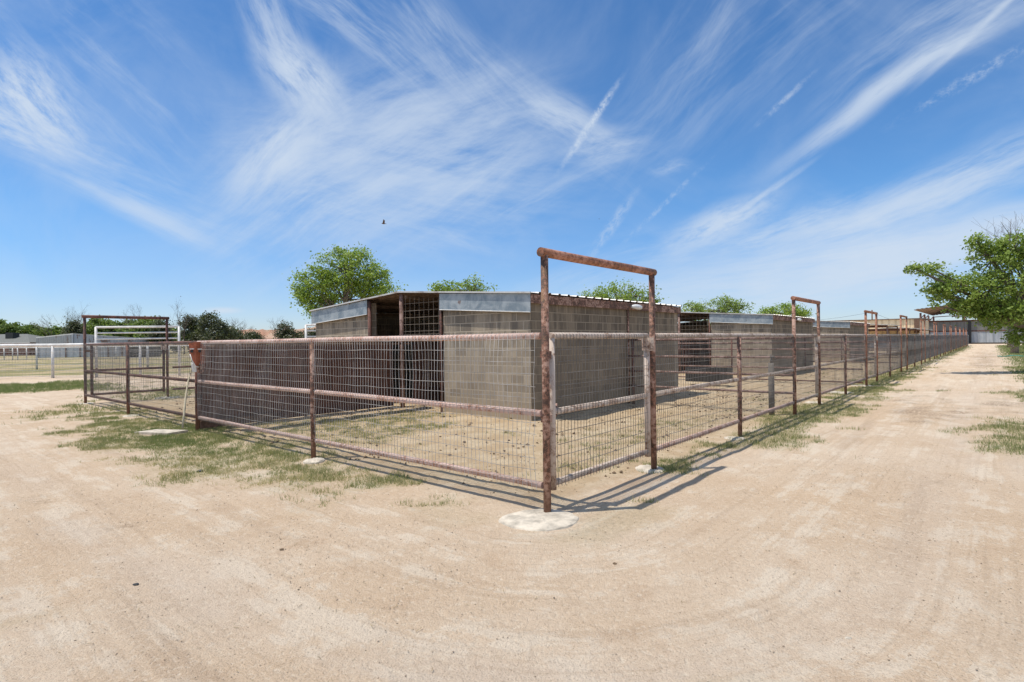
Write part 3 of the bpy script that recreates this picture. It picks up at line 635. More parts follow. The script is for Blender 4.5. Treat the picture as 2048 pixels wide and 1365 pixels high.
b = MB(); b.box((-.05, -.72, 1.405), (4.0, -.36, 1.44)); b.build('ledge_board', M_TIMBER, t)
for xx in (.1, 2.0, 3.9):
    b = MB(); b.tube([(xx, -.36, 1.42), (xx, -.02, 1.42)], .018, 6); b.build('bracket', M_DARKP, t)
t = empty('sheet_divider', rl(15.6, 7.4), ANG, 'rust brown sheet divider in front of the second block shed', 'divider')
b = MB(); b.box((0, -.01, .05), (3.2, .01, 1.44)); b.build('sheet', M_RUST, t); post_mb(3.2, 0, 1.5, .03, 8).build('post', M_DARKP, t)
# low brown board under the left fence by the horse-head post
b = MB(); b.box((0, -.02, .02), (1.25, .02, .15)); tag(b.build('kick_board', M_TIMBER, loc=rl(.06, 7.42), rz=ANG - .02), 'low brown board at the ground behind the horse head post', 'board')

# ------------------------------------------------------------------ block sheds
def shed(r0, r1, label, lamp=True, detail=True, z_e=2.30, z_r=2.535):
    t = empty('block_shed', rl(r0, 3.5), ANG, label, 'shed', 'concrete block horse sheds in the pens')
    W = 7.3; D = r1 - r0; th = .2; mid = W / 2
    zr = lambda l: z_e + (z_r - z_e) * (1 - abs(l - mid) / mid)
    A0, A1 = 2.32, W - 2.40                       # edges of the front opening
    def wall(pts, m=None):   # pts: footprint list, heights from roof line
        b = MB(); b.hexa([(x, y, -.1) for x, y in pts], [(x, y, zr(y) - .06) for x, y in pts]); return b.build('wall', m or M_BLOCK, t)
    wall([(0, .004), (th, .004), (th, A0), (0, A0)]); wall([(0, -.002), (th, -.002), (th, .004), (0, .004)], M_BLOCK_SHADE); wall([(0, A1), (th, A1), (th, W), (0, W)])
    wall([(th, 0), (D - th, 0), (D - th, th), (th, th)], M_BLOCK_SHADE); wall([(th, W - th), (D - th, W - th), (D - th, W), (th, W)])
    wall([(D - th, 0), (D, 0), (D, A0), (D - th, A0)]); wall([(D - th, A1), (D, A1), (D, W), (D - th, W)])
    b = MB(); b.box((D / 2 - .1, th, -.1), (D / 2 + .1, W - th, 2.05)); b.build('inner_wall', M_BLOCK, t)
    b = MB(); b.box((.3, mid - .01, .05), (D / 2 - .12, mid + .01, 1.45)); b.build('stall_divider', M_RUST, t)
    # ribbed roof in two slopes
    b = MB(); rib = .305; n = int((D + .3) / rib); x0 = -.09
    prof = []
    for i in range(n): 
        x = x0 + i * rib; prof += [(x, 0), (x + .215, 0), (x + .235, .026), (x + .285, .026)]
    prof.append((x0 + n * rib, 0))
    for sgn in (-1, 1):
        le = mid + sgn * (mid + .10); ze = z_e - .006; ys = [mid, le]
        zz = [z_r + .02, ze + .02]
        for (xa, ha), (xb, hb) in zip(prof, prof[1:]):
            b.face([(xa, ys[0], zz[0] + ha), (xb, ys[0], zz[0] + hb), (xb, ys[1], zz[1] + hb), (xa, ys[1], zz[1] + ha)], 0)
            b.face([(xa, ys[0], zz[0] + ha - .006), (xb, ys[0], zz[0] + hb - .006), (xb, ys[1], zz[1] + hb - .006), (xa, ys[1], zz[1] + ha - .006)], 1)
    rf = b.build('roof', [M_ROOF, M_UNDER], t)
    b = MB(); 
    for sgn in (-1, 1):
        y1 = mid + sgn * (mid + .10)
        b.hexa([(-.13, mid, z_r + .02), (-.09, mid, z_r + .02), (-.09, y1, z_e - .0), (-.13, y1, z_e - .0)], [(-.13, mid, z_r + .052), (-.09, mid, z_r + .052), (-.09, y1, z_e + .03), (-.13, y1, z_e + .03)])
    b.build('barge_trim', M_ROOF, rf)
    for y in (.35, 1.9, mid - .1, mid + 1.7, W - .4):
        b = MB(); z = zr(y) - .04; b.box((.0, y - .03, z - .07), (D, y + .03, z)); b.build('purlin', M_UNDER, rf)
    # eave boards
    for y in (-.075, W + .035):
        b = MB(); b.box((-.07, y, z_e - .17), (D + .05, y + .04, z_e - .008)); b.build('eave_board', M_POST, t)
    # galvanised fascias (front)
    for a, c in ((-.07, A0 + .02), (A1 - .02, W + .07)):
        b = MB(); tp = lambda y: zr(min(max(y, 0), W)) + .0; h = .335
        b.hexa([(-.085, a, tp(a) - h), (-.075, a, tp(a) - h), (-.075, c, tp(c) - h), (-.085, c, tp(c) - h)], [(-.085, a, tp(a) + .0), (-.075, a, tp(a) + .0), (-.075, c, tp(c) + .0), (-.085, c, tp(c) + .0)])
        f = b.build('fascia', M_GALV, t)
        b = MB(); b.tube([(-.088, a, tp(a) - h), (-.088, c, tp(c) - h)], .009, 6); b.build('fascia_lip', M_WHITE, f)
    # opening posts
    for y, rr, m in ((A0 + .04, .03, M_DARKP), (mid, .05, M_PART), (A1 - .05, .045, M_DARKP)): post_mb(-.03, y, zr(y) - .02, rr, 12).build('post', m, t)
    b = MB()
    for i in range(8): yy = A0 + .12 + i * .155; b.tube([(-.02, yy, .5), (-.02, yy, zr(yy) - .08 - 0)], .0035, 5, False)
    for z in (1.55, 1.62, 1.69, 1.84, 1.99, 2.14, 2.3): b.tube([(-.02, A0 + .08, z), (-.02, mid - .04, z)], .0035, 5, False)
    b.build('wire_panel', M_CAGE, t)
    if lamp:
        b = MB(); x = (7.74 - r0) if detail else D * .5; n = 14
        pts = [(x + .13 + .19 * math.sin(-1.3 + 2.6 * i / 8), -.145 - .03 * math.cos(-1.3 + 2.6 * i / 8), 2.19) for i in range(9)]
        b.tube([(x + .02, -.10, 2.20), (x + .1, -.15, 2.20), (x + .22, -.16, 2.195), (x + .36, -.15, 2.19), (x + .44, -.13, 2.19)], [.03, .055, .062, .055, .02], n)
        lp = b.build('yard_lamp', M_LAMP, t)
        b = MB(); b.tube([(x - .02, -.04, .0), (x - .02, -.04, 2.2)], .022, 8); b.build('conduit', M_POST, lp)
    return t
shed(4.2, 10.45, 'nearest grey brown block shed with galvanised fascia and yard lamp')
shed(18.75, 25.1, 'second block shed behind the first, half hidden by rails', True, False)
shed(33.6, 40.2, 'third block shed, smallest in view beside the third arch', False, False)

# open shelters further along the row
def shelter(r0, l0, D, W, h, label):
    t = empty('shade_shelter', rl(r0, l0), ANG, label, 'shelter', 'open pipe shelters beyond the sheds')
    for x in (0, D):
        for y in (0, W / 2, W): post_mb(x, y, h, .05, 6).build('post', M_PART, t)
    b = MB(); b.hexa([(-.3, -.3, h), (D + .3, -.3, h), (D + .3, W / 2, h + .28), (-.3, W / 2, h + .28)], [(-.3, -.3, h + .05), (D + .3, -.3, h + .05), (D + .3, W / 2, h + .33), (-.3, W / 2, h + .33)])
    b.hexa([(-.3, W / 2, h + .28), (D + .3, W / 2, h + .28), (D + .3, W + .3, h), (-.3, W + .3, h)], [(-.3, W / 2, h + .33), (D + .3, W / 2, h + .33), (D + .3, W + .3, h + .05), (-.3, W + .3, h + .05)])
    b.build('roof', M_ROOF, t)
    b = MB()
    for x in (0, D): b.tube([(x, 0, h - .03), (x, W, h - .03)], .05, 6)
    b.build('beam', M_DARKP, t)
shelter(48, 3.4, 6, 7.2, 2.3, 'open pipe shelter right behind the third shed')
shelter(63, 3.4, 6, 7.2, 2.2, 'open pipe shelter between the fourth arch and the tan building')
shelter(79, 3.4, 6, 7.2, 2.2, 'farthest open pipe shelter in front of the end barn')

# ------------------------------------------------------------------ far buildings on the right
def ln(px, depth):  # ground point under a picture column at a depth
    r = ray(px, 680); return Vector((r.x * depth, depth, 0))
p0 = ln(1838, 72); t = empty('tan_building', p0, ANG + math.pi / 2, 'long tan corrugated building with pale lower wall behind the pens', 'building')
H = 3.62
b = MB(); b.box((0, -14, 1.75), (34, .08, H)); b.build('upper_wall', M_TAN, t)
b = MB(); b.box((.02, -14, 0), (14.0, .06, 1.745)); b.build('lower_wall', M_PALEW, t)
b = MB(); b.box((14.02, -14, 0), (34, .06, 1.745)); b.build('lower_wall', M_TAN, t)
b = MB(); b.hexa([(-.35, -14, H + .1), (34.3, -14, H + .1), (34.3, .3, H), (-.35, .3, H)], [(-.35, -14, H + .3), (34.3, -14, H + .3), (34.3, .3, H + .12), (-.35, .3, H + .12)]); b.build('roof', M_UNDER, t)
b = MB(); b.box((-.1, .09, 1.85), (.45, .5, H - .02)); b.build('corner_trim', M_TIMBER, t)
t = empty('end_barn', rl(121, -21), ANG + math.pi / 2, 'grey corrugated barn wall closing the end of the dirt road', 'barn')
CX = 21.4
b = MB(); b.box((-3, -.1, 2.3), (CX - .2, .04, 3.85)); b.box((CX + .2, -.1, 2.3), (52, .04, 3.85)); b.build('upper_wall', M_BARND, t)
b = MB(); b.box((-3, -.1, .22), (CX - .2, .06, 2.1)); b.box((CX + .2, -.1, .22), (52, .06, 2.1)); b.build('lower_wall', M_BARN, t)
b = MB(); b.box((-3, -.2, 2.1), (52, .14, 2.3)); b.box((-3, -.2, 3.85), (52, .14, 4.02)); b.build('girt', M_DARKP, t)
b = MB(); b.box((CX - .22, -.2, 0), (CX + .22, .24, 4.02)); b.build('column', M_DARK, t)
b = MB(); b.hexa([(-3, -12, 4.03), (52, -12, 4.03), (52, .3, 4.03), (-3, .3, 4.03)], [(-3, -12, 4.2), (52, -12, 4.2), (52, .3, 4.12), (-3, .3, 4.12)]); b.build('roof', M_DARKP, t)
b = MB(); b.box((-3, -.15, -.1), (52, .0, .21)); b.build('base', M_DARK, t)
# hay canopy on posts above
cA, cB, cC, cD = at(1828, 622, 92), at(1866, 633, 104), at(1952, 620, 112), at(1940, 607, 96)
t = empty('hay_canopy', (cA.x, cA.y, 0), 0, 'high brown corrugated canopy on thin posts above the end barn', 'canopy')
O = Vector((cA.x, cA.y, 0)); b = MB(); K = [cA - O, cB - O, cC - O, cD - O]
N = 26
for i in range(N):
    a0, a1 = i / N, (i + 1) / N; z_ = .12 if i % 2 else .06
    q0, q1 = K[0].lerp(K[3], a0), K[0].lerp(K[3], a1); w0, w1 = K[1].lerp(K[2], a0), K[1].lerp(K[2], a1); dz = Vector((0, 0, z_)); dt = Vector((0, 0, .08))
    b.hexa([q0 + dz, w0 + dz, w1 + dz, q1 + dz], [q0 + dz + dt, w0 + dz + dt, w1 + dz + dt, q1 + dz + dt])
b.build('roof', M_CANOPY, t)
for px, d, y in ((1841, 95, 627), (1849, 100, 630), (1857, 104, 633), (1867, 106, 634), (1926, 108, 628), (1929, 112, 628)):
    q = at(px, y, d) - O; b = MB(); b.tube([(q.x, q.y, -0.05), (q.x, q.y, q.z)], .16, 6); b.build('post', M_DARKP, t)
for (pa, pb) in (((1841, 638, 95), (1849, 630, 100)), ((1850, 638, 100), (1857, 631, 104)), ((1857, 645, 104), (1867, 634, 106)), ((1868, 635, 106), (1945, 630, 112)), ((1905, 634, 108), (1945, 634, 112))):
    a_, b_ = at(*[pa[0], pa[1], pa[2]]) - O, at(*[pb[0], pb[1], pb[2]]) - O; b = MB(); b.tube([a_, b_], .08, 5); b.build('truss', M_DARKP, t)
# utility pole with wires
q = at(1744, 621, 112); t = empty('utility_pole', (q.x, q.y, 0), 0, 'thin utility pole with sagging wires seen inside the third arch', 'utility pole')
b = MB(); b.tube([(0, 0, 0), (0, 0, q.z)], .12, 8); b.build('pole', M_TIMBER, t)
def sagwire(a, c, sag, parent, O):
    b = MB(); b.tube([a.lerp(c, i / 12) - O - Vector((0, 0, sag * 4 * (i / 12) * (1 - i / 12))) for i in range(13)], .022, 4); b.build('wire', M_DARK, parent)
O = Vector((q.x, q.y, 0)); sagwire(at(1744, 625, 112), at(1460, 634, 150), 1.6, t, O); sagwire(at(1744, 625, 112), at(1880, 640, 140), 1.6, t, O)

# ------------------------------------------------------------------ left side distance
def wf(d, x0, x1, posts, label, zt=1.52, top=.075):
    """white pipe fence roughly square to the view at distance d; posts are picture columns"""
    q0, q1 = ln(x0, d[0]), ln(x1, d[1]); a = math.atan2(q1.y - q0.y, q1.x - q0.x); L = (q1 - q0).length
    t = empty('white_pipe_fence', q0, a, label, 'fence')
    b = MB(); b.pipe((0, 0, zt), (L, 0, zt), top, 12, 12, .01); b.build('top_rail', M_WHITE, t)
    for px in posts:
        r = ray(px, 690); s = (r.x * q0.y - q0.x) / ((q1.x - q0.x) - r.x * (q1.y - q0.y)) * L
        b = MB(); b.tube([(s, 0, -.05), (s, 0, zt - .02)], .06, 10); b.build('post', M_WHITE, t)
    b = MB()
    for z in (1.2, .9, .62, .35, .08): b.tube([(0, -.07, z), (L * .25, -.07, z + .02), (L * .5, -.07, z - .01), (L * .75, -.07, z + .01), (L, -.07, z)], .011 if z != .62 else .015, 4, False)
    k = int(L / .15)
    for i in range(k): b.tube([(i * .15, -.07, .06), (i * .15, -.07, 1.22)], .003, 3, False)
    b.build('wire_mesh', M_WIRE, t, uv=False)
    return t, q0, a
wf((25.6, 26.6), -330, 700, (-245, -70, 105, 280, 455, 630), 'near white pipe fence with thick top rail crossing behind the left fence')
wf((33.5, 41), -330, 700, (-150, 73, 295, 480, 640), 'second white pipe fence just behind the first one', 1.50, .05)
wf((62, 66), -400, 420, (-100, 8, 25, 35, 53, 232, 338), 'distant thin white rail fence at the edge of the dry field', 1.35, .05)
def overgate(px0, px1, d, label):
    t = empty('overhead_gate_frame', ln(px0, d), 0, label, 'gate frame', 'white gate frames over the far fence'); a, c = ln(px0, d), ln(px1, d + .5); L = c - a
    for q in (Vector(), L): b = MB(); b.tube([q, q + Vector((0, 0, 2.34))], .055, 10); b.build('post', M_WHITE, t)
    for z in (2.33, 2.06, 1.78): b = MB(); b.tube([(0, 0, z), L + Vector((0, 0, z))], .05 if z > 2.3 else .035, 10); b.build('bar', M_WHITE, t)
overgate(192, 358, 26.3, 'white three bar frame rising above the left fence'); overgate(612, 790, 26.9, 'white frame just left of the nearest shed corner')
# grey barn
A, B, Cc, Dd = ln(72, 84), ln(146, 77), ln(325, 100), ln(250, 107)
t = empty('metal_barn', A, 0, 'grey sheet metal barn with pale roof edge beyond the white fence', 'barn'); O = A
def wallq(a, c, za, zc, z0, m, name='wall', off=.12):
    a = a - O; c = c - O; n = (c - a).cross(Vector((0, 0, 1))).normalized() * off; b = MB(); L = (c - a).length
    k = Matrix.Rotation(math.atan2(c.y - a.y, c.x - a.x), 4, 'Z'); b.hexa([(0, 0, z0), (L, 0, z0), (L, off, z0), (0, off, z0)], [(0, 0, za), (L, 0, zc), (L, off, zc), (0, off, za)])
    o = b.build(name, m, t); o.location = a; o.rotation_euler = (0, 0, math.atan2(c.y - a.y, c.x - a.x))
zA, zB, zC, zD = 2.75, 3.1, 2.35, 2.2
wallq(A, B, zA, zB, .6, M_GREYB); wallq(B, Cc, zB, zC, .6, M_GREYL); wallq(A, B, .6, .6, 0, M_GREYL, 'lower_wall', .16); wallq(B, Cc, .6, .6, 0, M_GREYL, 'lower_wall', .16)
b = MB(); V = [Vector((A.x, A.y, zA)) - O, Vector((B.x, B.y, zB)) - O, Vector((Cc.x, Cc.y, zC)) - O, Vector((Dd.x, Dd.y, zD)) - O]
u = Vector((0, 0, .14)); b.hexa(V, [q + u for q in V]); b.build('roof', M_ROOF, t)
t = empty('corral_panels', ln(75, 74), 0, 'rust stained white wall strip in front of the grey metal barn', 'corral wall'); L = ln(300, 76) - ln(75, 74); O = Vector()
b = MB(); b.hexa([(0, 0, 0), L, L + Vector((0, .1, 0)), (0, .1, 0)], [(0, 0, 1.35), L + Vector((0, 0, 1.3)), L + Vector((0, .1, 1.3)), (0, .1, 1.35)]); b.build('panel', M_GREYL, t)
for i in range(9): q = L * (i / 8); b = MB(); b.tube([q + Vector((0, -.1, 0)), q + Vector((0, -.1, 1.5))], .06, 6); b.build('post', M_DARKP, t)
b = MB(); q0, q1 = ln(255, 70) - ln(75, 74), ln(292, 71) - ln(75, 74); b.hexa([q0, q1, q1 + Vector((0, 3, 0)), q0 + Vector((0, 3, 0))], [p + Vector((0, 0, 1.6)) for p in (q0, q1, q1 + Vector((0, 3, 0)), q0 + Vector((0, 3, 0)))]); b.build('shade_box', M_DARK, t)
# house
q = ln(-10, 95); t = empty('brick_house', q, 0, 'low red brick house with grey hipped roof and rooftop cooler at the far left', 'house')
b = MB(); b.box((-14, 0, 0), (5.7, 9, 2.25)); b.build('wall', M_BRICKR, t)
b = MB(); e = [(-14.8, -.8, 2.2), (6.5, -.8, 2.2), (6.5, 9.8, 2.2), (-14.8, 9.8, 2.2)]; rg = [(-10, 4.5, 3.75), (1.6, 4.5, 3.75)]
b.face([e[0], e[1], rg[1], rg[0]]); b.face([e[1], e[2], rg[1]]); b.face([e[2], e[3], rg[0], rg[1]]); b.face([e[3], e[0], rg[0]]); b.face(list(reversed(e))); rf = b.build('roof', M_SHING, t)
b = MB(); b.box((.3, 1.6, 2.9), (1.6, 2.9, 3.95)); b.build('rooftop_cooler', M_DARK, rf)
b = MB(); b.box((-15, -.85, 2.08), (6.55, -.78, 2.24)); b.build('eave', M_WHITE, rf)
for x in (-4, -1, 2.4): b = MB(); b.box((x, -.06, .9), (x + .62, .0, 1.95)); w_ = b.build('window', M_WHITE, t); b = MB(); b.box((x + .07, -.09, .97), (x + .55, -.06, 1.88)); b.build('pane', M_LEAF3, w_)

# ------------------------------------------------------------------ hills
def hills():
    b = MB(); n = 120; prev = None
    for i in range(n):
        px = 200 + 900 * i / (n - 1); s = (px - 440) / 60; m = 1 / (1 + math.exp(-s)); h0 = 24 * m + 6
        h0 += 3 * math.sin(px * .03) + random.uniform(-1.2, 1.2)
        h0 = max(4, h0); h0 *= 1.35
        r = ray(px, 690); col = [(r.x * d, d, z) for d, z in ((1050, -2), (1150, h0 * .35), (1190, h0 * .55), (1230, h0 * .95), (1300, h0 * 1.02), (1600, h0 * .9))]
        if prev:
            for a, c, e_, f_ in zip(prev, col, prev[1:], col[1:]): b.face([a, c, f_, e_])
        prev = col
    tag(b.build('hills', M_HILL), kind='structure')
hills()

# ------------------------------------------------------------------ trees
def leaves(P, Nrm, size, tone):
    """P: centres, one pointed leaf (two triangles) each"""
    m = len(P); a = rng.normal(size=(m, 3)); a /= np.linalg.norm(a, axis=1)[:, None]
    nn = rng.normal(size=(m, 3)) + Nrm; nn /= np.linalg.norm(nn, axis=1)[:, None]
    a -= nn * (a * nn).sum(1)[:, None]; a /= np.linalg.norm(a, axis=1)[:, None] + 1e-9; b = np.cross(nn, a)
    s = size[:, None]; v = np.stack([P - a * s * .5, P + b * s * .36 - a * s * .05, P + a * s * .6, P - b * s * .36 - a * s * .05], 1).reshape(-1, 3)
    f = np.arange(m * 4).reshape(-1, 4); return v, f, np.repeat(np.clip(tone, 0, 1), 4)
def tree(name, base, label, cat, blobs, nleaf, size, mleaf, group=None, trunk_r=.2, trunk_h=1.5, nclump=120, limb=True, clump_r=.35, twig_n=0, mbark=None, shoots=0):
    """blobs: (dx, dy, z, rx, ry, rz, weight) relative to the base"""
    t = empty(name, base, 0, label, cat, group); B = np.array(blobs, float); w = B[:, 6] / B[:, 6].sum()
    idx = rng.choice(len(B), nclump, p=w); d = rng.normal(size=(nclump, 3)); d /= np.linalg.norm(d, axis=1)[:, None]
    rad = rng.uniform(.25, 1, nclump) ** .45 * rng.uniform(.82, 1.12, nclump)
    Cn = B[idx, :3] + d * rad[:, None] * B[idx, 3:6]; cr = clump_r * rng.uniform(.55, 1.35, nclump)
    ctone = rng.normal(.5, .16, nclump)
    k = rng.integers(0, nclump, nleaf); off = rng.normal(size=(nleaf, 3)) * cr[k][:, None] * np.array([.62, .62, .42])
    P = Cn[k] + off; Nrm = np.tile([0, 0, .9], (nleaf, 1)) + d[k] * .5
    tone = ctone[k] + rng.normal(0, .24, nleaf); sz = size * rng.uniform(.6, 1.3, nleaf)
    v, f, tn = leaves(P, Nrm, sz, tone); np_mesh('crown', v, f, mleaf, {'tone': tn}, 4, t)
    b = MB(); top = Vector((B[0, 0] * .5, B[0, 1] * .5, trunk_h)); jit = lambda s: Vector([random.uniform(-s, s) for _ in range(3)])
    b.tube([(0, 0, -.1), (.03, 0, trunk_h * .4), top], [trunk_r * 1.25, trunk_r, trunk_r * .8], 12)
    b.build('trunk', mbark or M_BARK, t)
    if limb:
        b = MB(); hubs = []
        for row in B:
            c = Vector(row[:3]); mid = top.lerp(c, .55) + jit(.25) * row[3] * .3
            b.tube([top - Vector((0, 0, .1)), mid, c], [trunk_r * .38, trunk_r * .2, trunk_r * .08], 7, False); hubs.append((c, mid))
        for i in range(min(nclump, 150)):
            h, m_ = hubs[idx[i]]; c = Vector(Cn[i]); s = h if random.random() < .6 else m_; m2 = s.lerp(c, .5) + jit(.12) * row[3]
            b.tube([s, m2, c], [trunk_r * .12, trunk_r * .07, .006], 5, False)
        for i in range(shoots):
            c = Vector(Cn[random.randrange(nclump)]) ; c = Vector(Cn[int(np.argsort(Cn[:, 2])[-1 - random.randrange(40)])]); e = c + Vector((random.uniform(-.4, .4), 0, random.uniform(.5, 1.1))); b.tube([c, c.lerp(e, .6) + jit(.05), e], [.014, .01, .004], 4, False)
        b.build('branches', M_TWIG, t)
    return t
def bare_tree(base, h, label, spread=.5, group='leafless trees on the left skyline', th=.12):
    t = empty('bare_tree', base, 0, label, 'tree', group); b = MB()
    def grow(p, d, L, r, lv):
        e = p + d * L; m = p.lerp(e, .5) + Vector([random.uniform(-.08, .08) * L for _ in range(3)]); b.tube([p, m, e], [r, r * .8, r * .6], 5 if lv < 2 else 3, False)
        if lv >= 5: return
        for _ in range(3 if lv < 4 else 2):
            nd = (d + Vector((random.gauss(0, spread), random.gauss(0, spread), random.gauss(.08, spread * .6)))).normalized(); grow(e, nd, L * random.uniform(.55, .85), r * .55, lv + 1)
    grow(Vector((0, 0, 0)), Vector((0, 0, 1)), h * .3, th, 0); b.build('trunk', M_TWIG, t, uv=False)
def blob_px(base, items, depth):
    """crown lobes measured on the photo: (px, py, half width px, half height px, weight, depth offset)"""
    out = []
    for px, py, hw, hh, wt, dd in items:
        q = at(px, py, depth + dd); s = (depth + dd) / F_PX; out.append((q.x - base.x, q.y - base.y, q.z, hw * s, hw * s * .8, hh * s, wt))
    return out
# cottonwoods behind the sheds
b0 = ln(690, 30); tree('cottonwood_tree', b0, 'bright green cottonwood above the left end of the nearest shed', 'tree',
   blob_px(b0, [(690, 545, 62, 44, 4, 0), (645, 575, 52, 42, 3, 0), (740, 565, 48, 38, 2.4, .5), (700, 600, 80, 35, 3, 1), (610, 592, 26, 24, .9, 0), (628, 622, 14, 14, .4, -.5), (770, 580, 26, 11, .6, 0), (700, 515, 34, 20, 1.2, 0)], 30), 17000, .115, M_LEAF1, 'green trees behind the sheds', .28, 1.9, 300, True, .36)
b0 = ln(925, 33); tree('cottonwood_tree', b0, 'green treetop showing above the nearest shed fascia', 'tree',
   blob_px(b0, [(930, 585, 56, 24, 3, 0), (885, 582, 24, 18, 1, 0), (950, 572, 22, 20, 1, 0), (930, 620, 60, 30, 1.5, 0)], 33), 4600, .12, M_LEAF1, 'green trees behind the sheds', .25, 2.2, 110, True, .32)
b0 = ln(1235, 38); tree('cottonwood_tree', b0, 'round green treetop framed by the tallest arch', 'tree',
   blob_px(b0, [(1235, 600, 72, 34, 3, 0), (1190, 600, 34, 22, 1.2, 0), (1275, 592, 40, 22, 1.2, 0), (1230, 640, 70, 40, 1.5, 0), (1312, 603, 8, 6, .12, 0)], 38), 7500, .125, M_LEAF1, 'green trees behind the sheds', .25, 2.4, 170, True, .4)
b0 = ln(1425, 48); tree('cottonwood_tree', b0, 'darker green tree above the second block shed', 'tree',
   blob_px(b0, [(1430, 622, 62, 22, 3, 0), (1455, 608, 30, 16, 1.3, 0), (1385, 618, 26, 14, 1, 0), (1480, 618, 16, 12, .5, 0), (1430, 650, 60, 25, 1, 0)], 48), 5200, .14, M_LEAF2, 'green trees behind the sheds', .25, 2.4, 120, True, .42)
b0 = ln(1570, 62); tree('cottonwood_tree', b0, 'compact green tree beside the second arch', 'tree',
   blob_px(b0, [(1572, 628, 38, 22, 3, 0), (1535, 628, 16, 9, .7, 0), (1600, 630, 16, 10, .6, 0), (1570, 655, 34, 20, 1, 0)], 62), 6000, .17, M_LEAF1, 'green trees behind the sheds', .25, 2.4, 90, True, .5)
# mulberry overhanging the road from the right
b0 = ln(2125, 21.5); tree('mulberry_tree', b0, 'large dark green mulberry leaning over the road from the right edge', 'tree',
   blob_px(b0, [(2040, 585, 80, 70, 4, 0), (1960, 590, 62, 42, 3, 0), (1985, 520, 44, 44, 2.2, 0), (1920, 565, 46, 20, 1.5, 0), (1868, 541, 38, 9, .75, 0), (1828, 538, 18, 5, .26, 0), (1880, 583, 28, 16, 1.0, 0), (2040, 672, 20, 20, .8, .3), (1955, 485, 18, 16, .5, 0),
     (2030, 500, 44, 34, 1.8, 0), (1995, 636, 46, 22, 2.0, 0), (1940, 610, 34, 16, .9, 0), (1925, 622, 26, 12, .5, 0), (2048, 652, 24, 18, 1.2, .5), (2120, 560, 90, 90, 3, 0), (2190, 590, 70, 60, 2, 0), (1872, 612, 20, 4, .12, 0)], 21.5), 25000, .10, M_LEAF2, 'trees on the right verge', .3, 1.7, 520, True, .24, shoots=5)
for i, (px, d, s, lab) in enumerate(((2029, 44, .8, 'verge tree with pale trunk standing in the green grass at the right edge'), (2019, 64, .6, 'farther verge tree half hidden by the overhanging leaves'), (2075, 50, 1, 'verge tree leaning just beyond the right edge'))):
    b0 = ln(px, d); tree('verge_tree', b0, lab, 'tree', [(0, 0, 4.1, 1.9 * s, 1.9 * s, 1.1, 3), (1.2, .5, 3.6, 1.2 * s, 1.2, .8, 1), (-1.0 * s, 0, 3.5, 1.1 * s, 1.2, .7, 1)], 3000, .17, M_LEAF2, 'trees on the right verge', .22, 2.0, 70, True, .4)
bare_tree(ln(2062, 28), 8.2, 'bare grey branches rising above the mulberry at the right edge', .45, None, .09)
# skyline on the left
k = 0
GREEN = [(-60, 118, 30, 30), (-20, 110, 34, 34), (22, 112, 34, 30), (62, 118, 34, 27), (100, 122, 30, 24), (140, 125, 30, 25), (185, 105, 30, 34), (222, 100, 32, 38), (262, 104, 34, 36), (300, 100, 30, 40), (330, 108, 28, 32)]
WHERE = ['outside the left edge', 'at the left edge above the house', 'right above the house roof', 'just right of the house', 'left of the grey barn', 'behind the grey barn roof', 'behind the left part of the white frame', 'behind the middle of the white frame', 'right of the white frame middle', 'behind the right part of the white frame', 'at the right post of the white frame']
def sky_tree(name, px, d, hw, top, label, leaf, n, size, group, m=None):
    b0 = ln(px, d); s = d / F_PX; H = at(px, top, d).z
    return tree(name, b0, label, 'tree', [(0, 0, H * .42, hw * s, hw * s * .8, H * .40, 3), (hw * s * random.uniform(-.35, .35), 0, H * .74, hw * s * .55, hw * s * .5, H * .26, 1.6), (hw * s * random.uniform(-.8, .8), 0, H * .5, hw * s * .5, hw * s * .5, H * .3, 1)], n, size, leaf, group, .2, H * .3, 110, True, .7)
TOPS = [648, 646, 652, 655, 660, 656, 648, 640, 646, 640, 650]
for (px, d, hw, hh), wh, tp in zip(GREEN, WHERE, TOPS):
    sky_tree('leafy_shrub_tree', px, d, hw * 1.6, tp - 4, 'green bushy tree on the skyline ' + wh, M_LEAF4, 13000, .40, 'green trees along the left skyline')
for (px, d, hw, tp, lab) in ((388, 92, 25, 628, 'dark juniper left of the pair behind the horse head post'), (428, 90, 36, 625, 'tallest dark juniper on the skyline behind the left fence'), (465, 95, 22, 652, 'low end of the dark juniper clump'), (320, 96, 22, 641, 'dark rounded juniper behind the white frame right post'), (146, 96, 12, 642, 'slim dark evergreen by the left arch post'), (578, 105, 27, 648, 'low dark juniper before the red mesa'), (505, 110, 22, 664, 'grey green scrub left of the red mesa'), (620, 108, 18, 660, 'grey scrub at the shed corner')):
    sky_tree('juniper_tree', px, d, hw, tp, lab, M_LEAF3, 6500, .27, 'dark evergreens on the left skyline')
b0 = ln(520, 120); tree('shrub_row', b0, 'bright low green hedge in front of the red mesa', 'shrubs', [(0, 0, 1.1, 5, 1.5, 1.3, 1), (5, 0, 1.1, 4, 1.5, 1.2, 1)], 7000, .26, M_LEAF1, None, .1, .4, 60, False, .5)
for (px, d, h, lab) in ((102, 95, 8.0, 'wide bare tree above the grey barn left end'), (122, 98, 8.6, 'bare tree above the middle of the grey barn'), (150, 96, 8.4, 'bare tree beside the slim evergreen'), (278, 100, 9.0, 'bare tips over the white frame'), (368, 90, 8.0, 'bare twiggy tree left of the junipers'), (380, 94, 8.5, 'bare tree in front of the junipers'), (463, 98, 7.0, 'short bare tree at the right end of the junipers'), (487, 104, 6.4, 'small bare tree left of the mesa'), (552, 100, 6.6, 'forked bare tree in front of the mesa'), (622, 105, 5.6, 'bare tree by the shed corner')):
    bare_tree(ln(px, d), h, lab, .42)

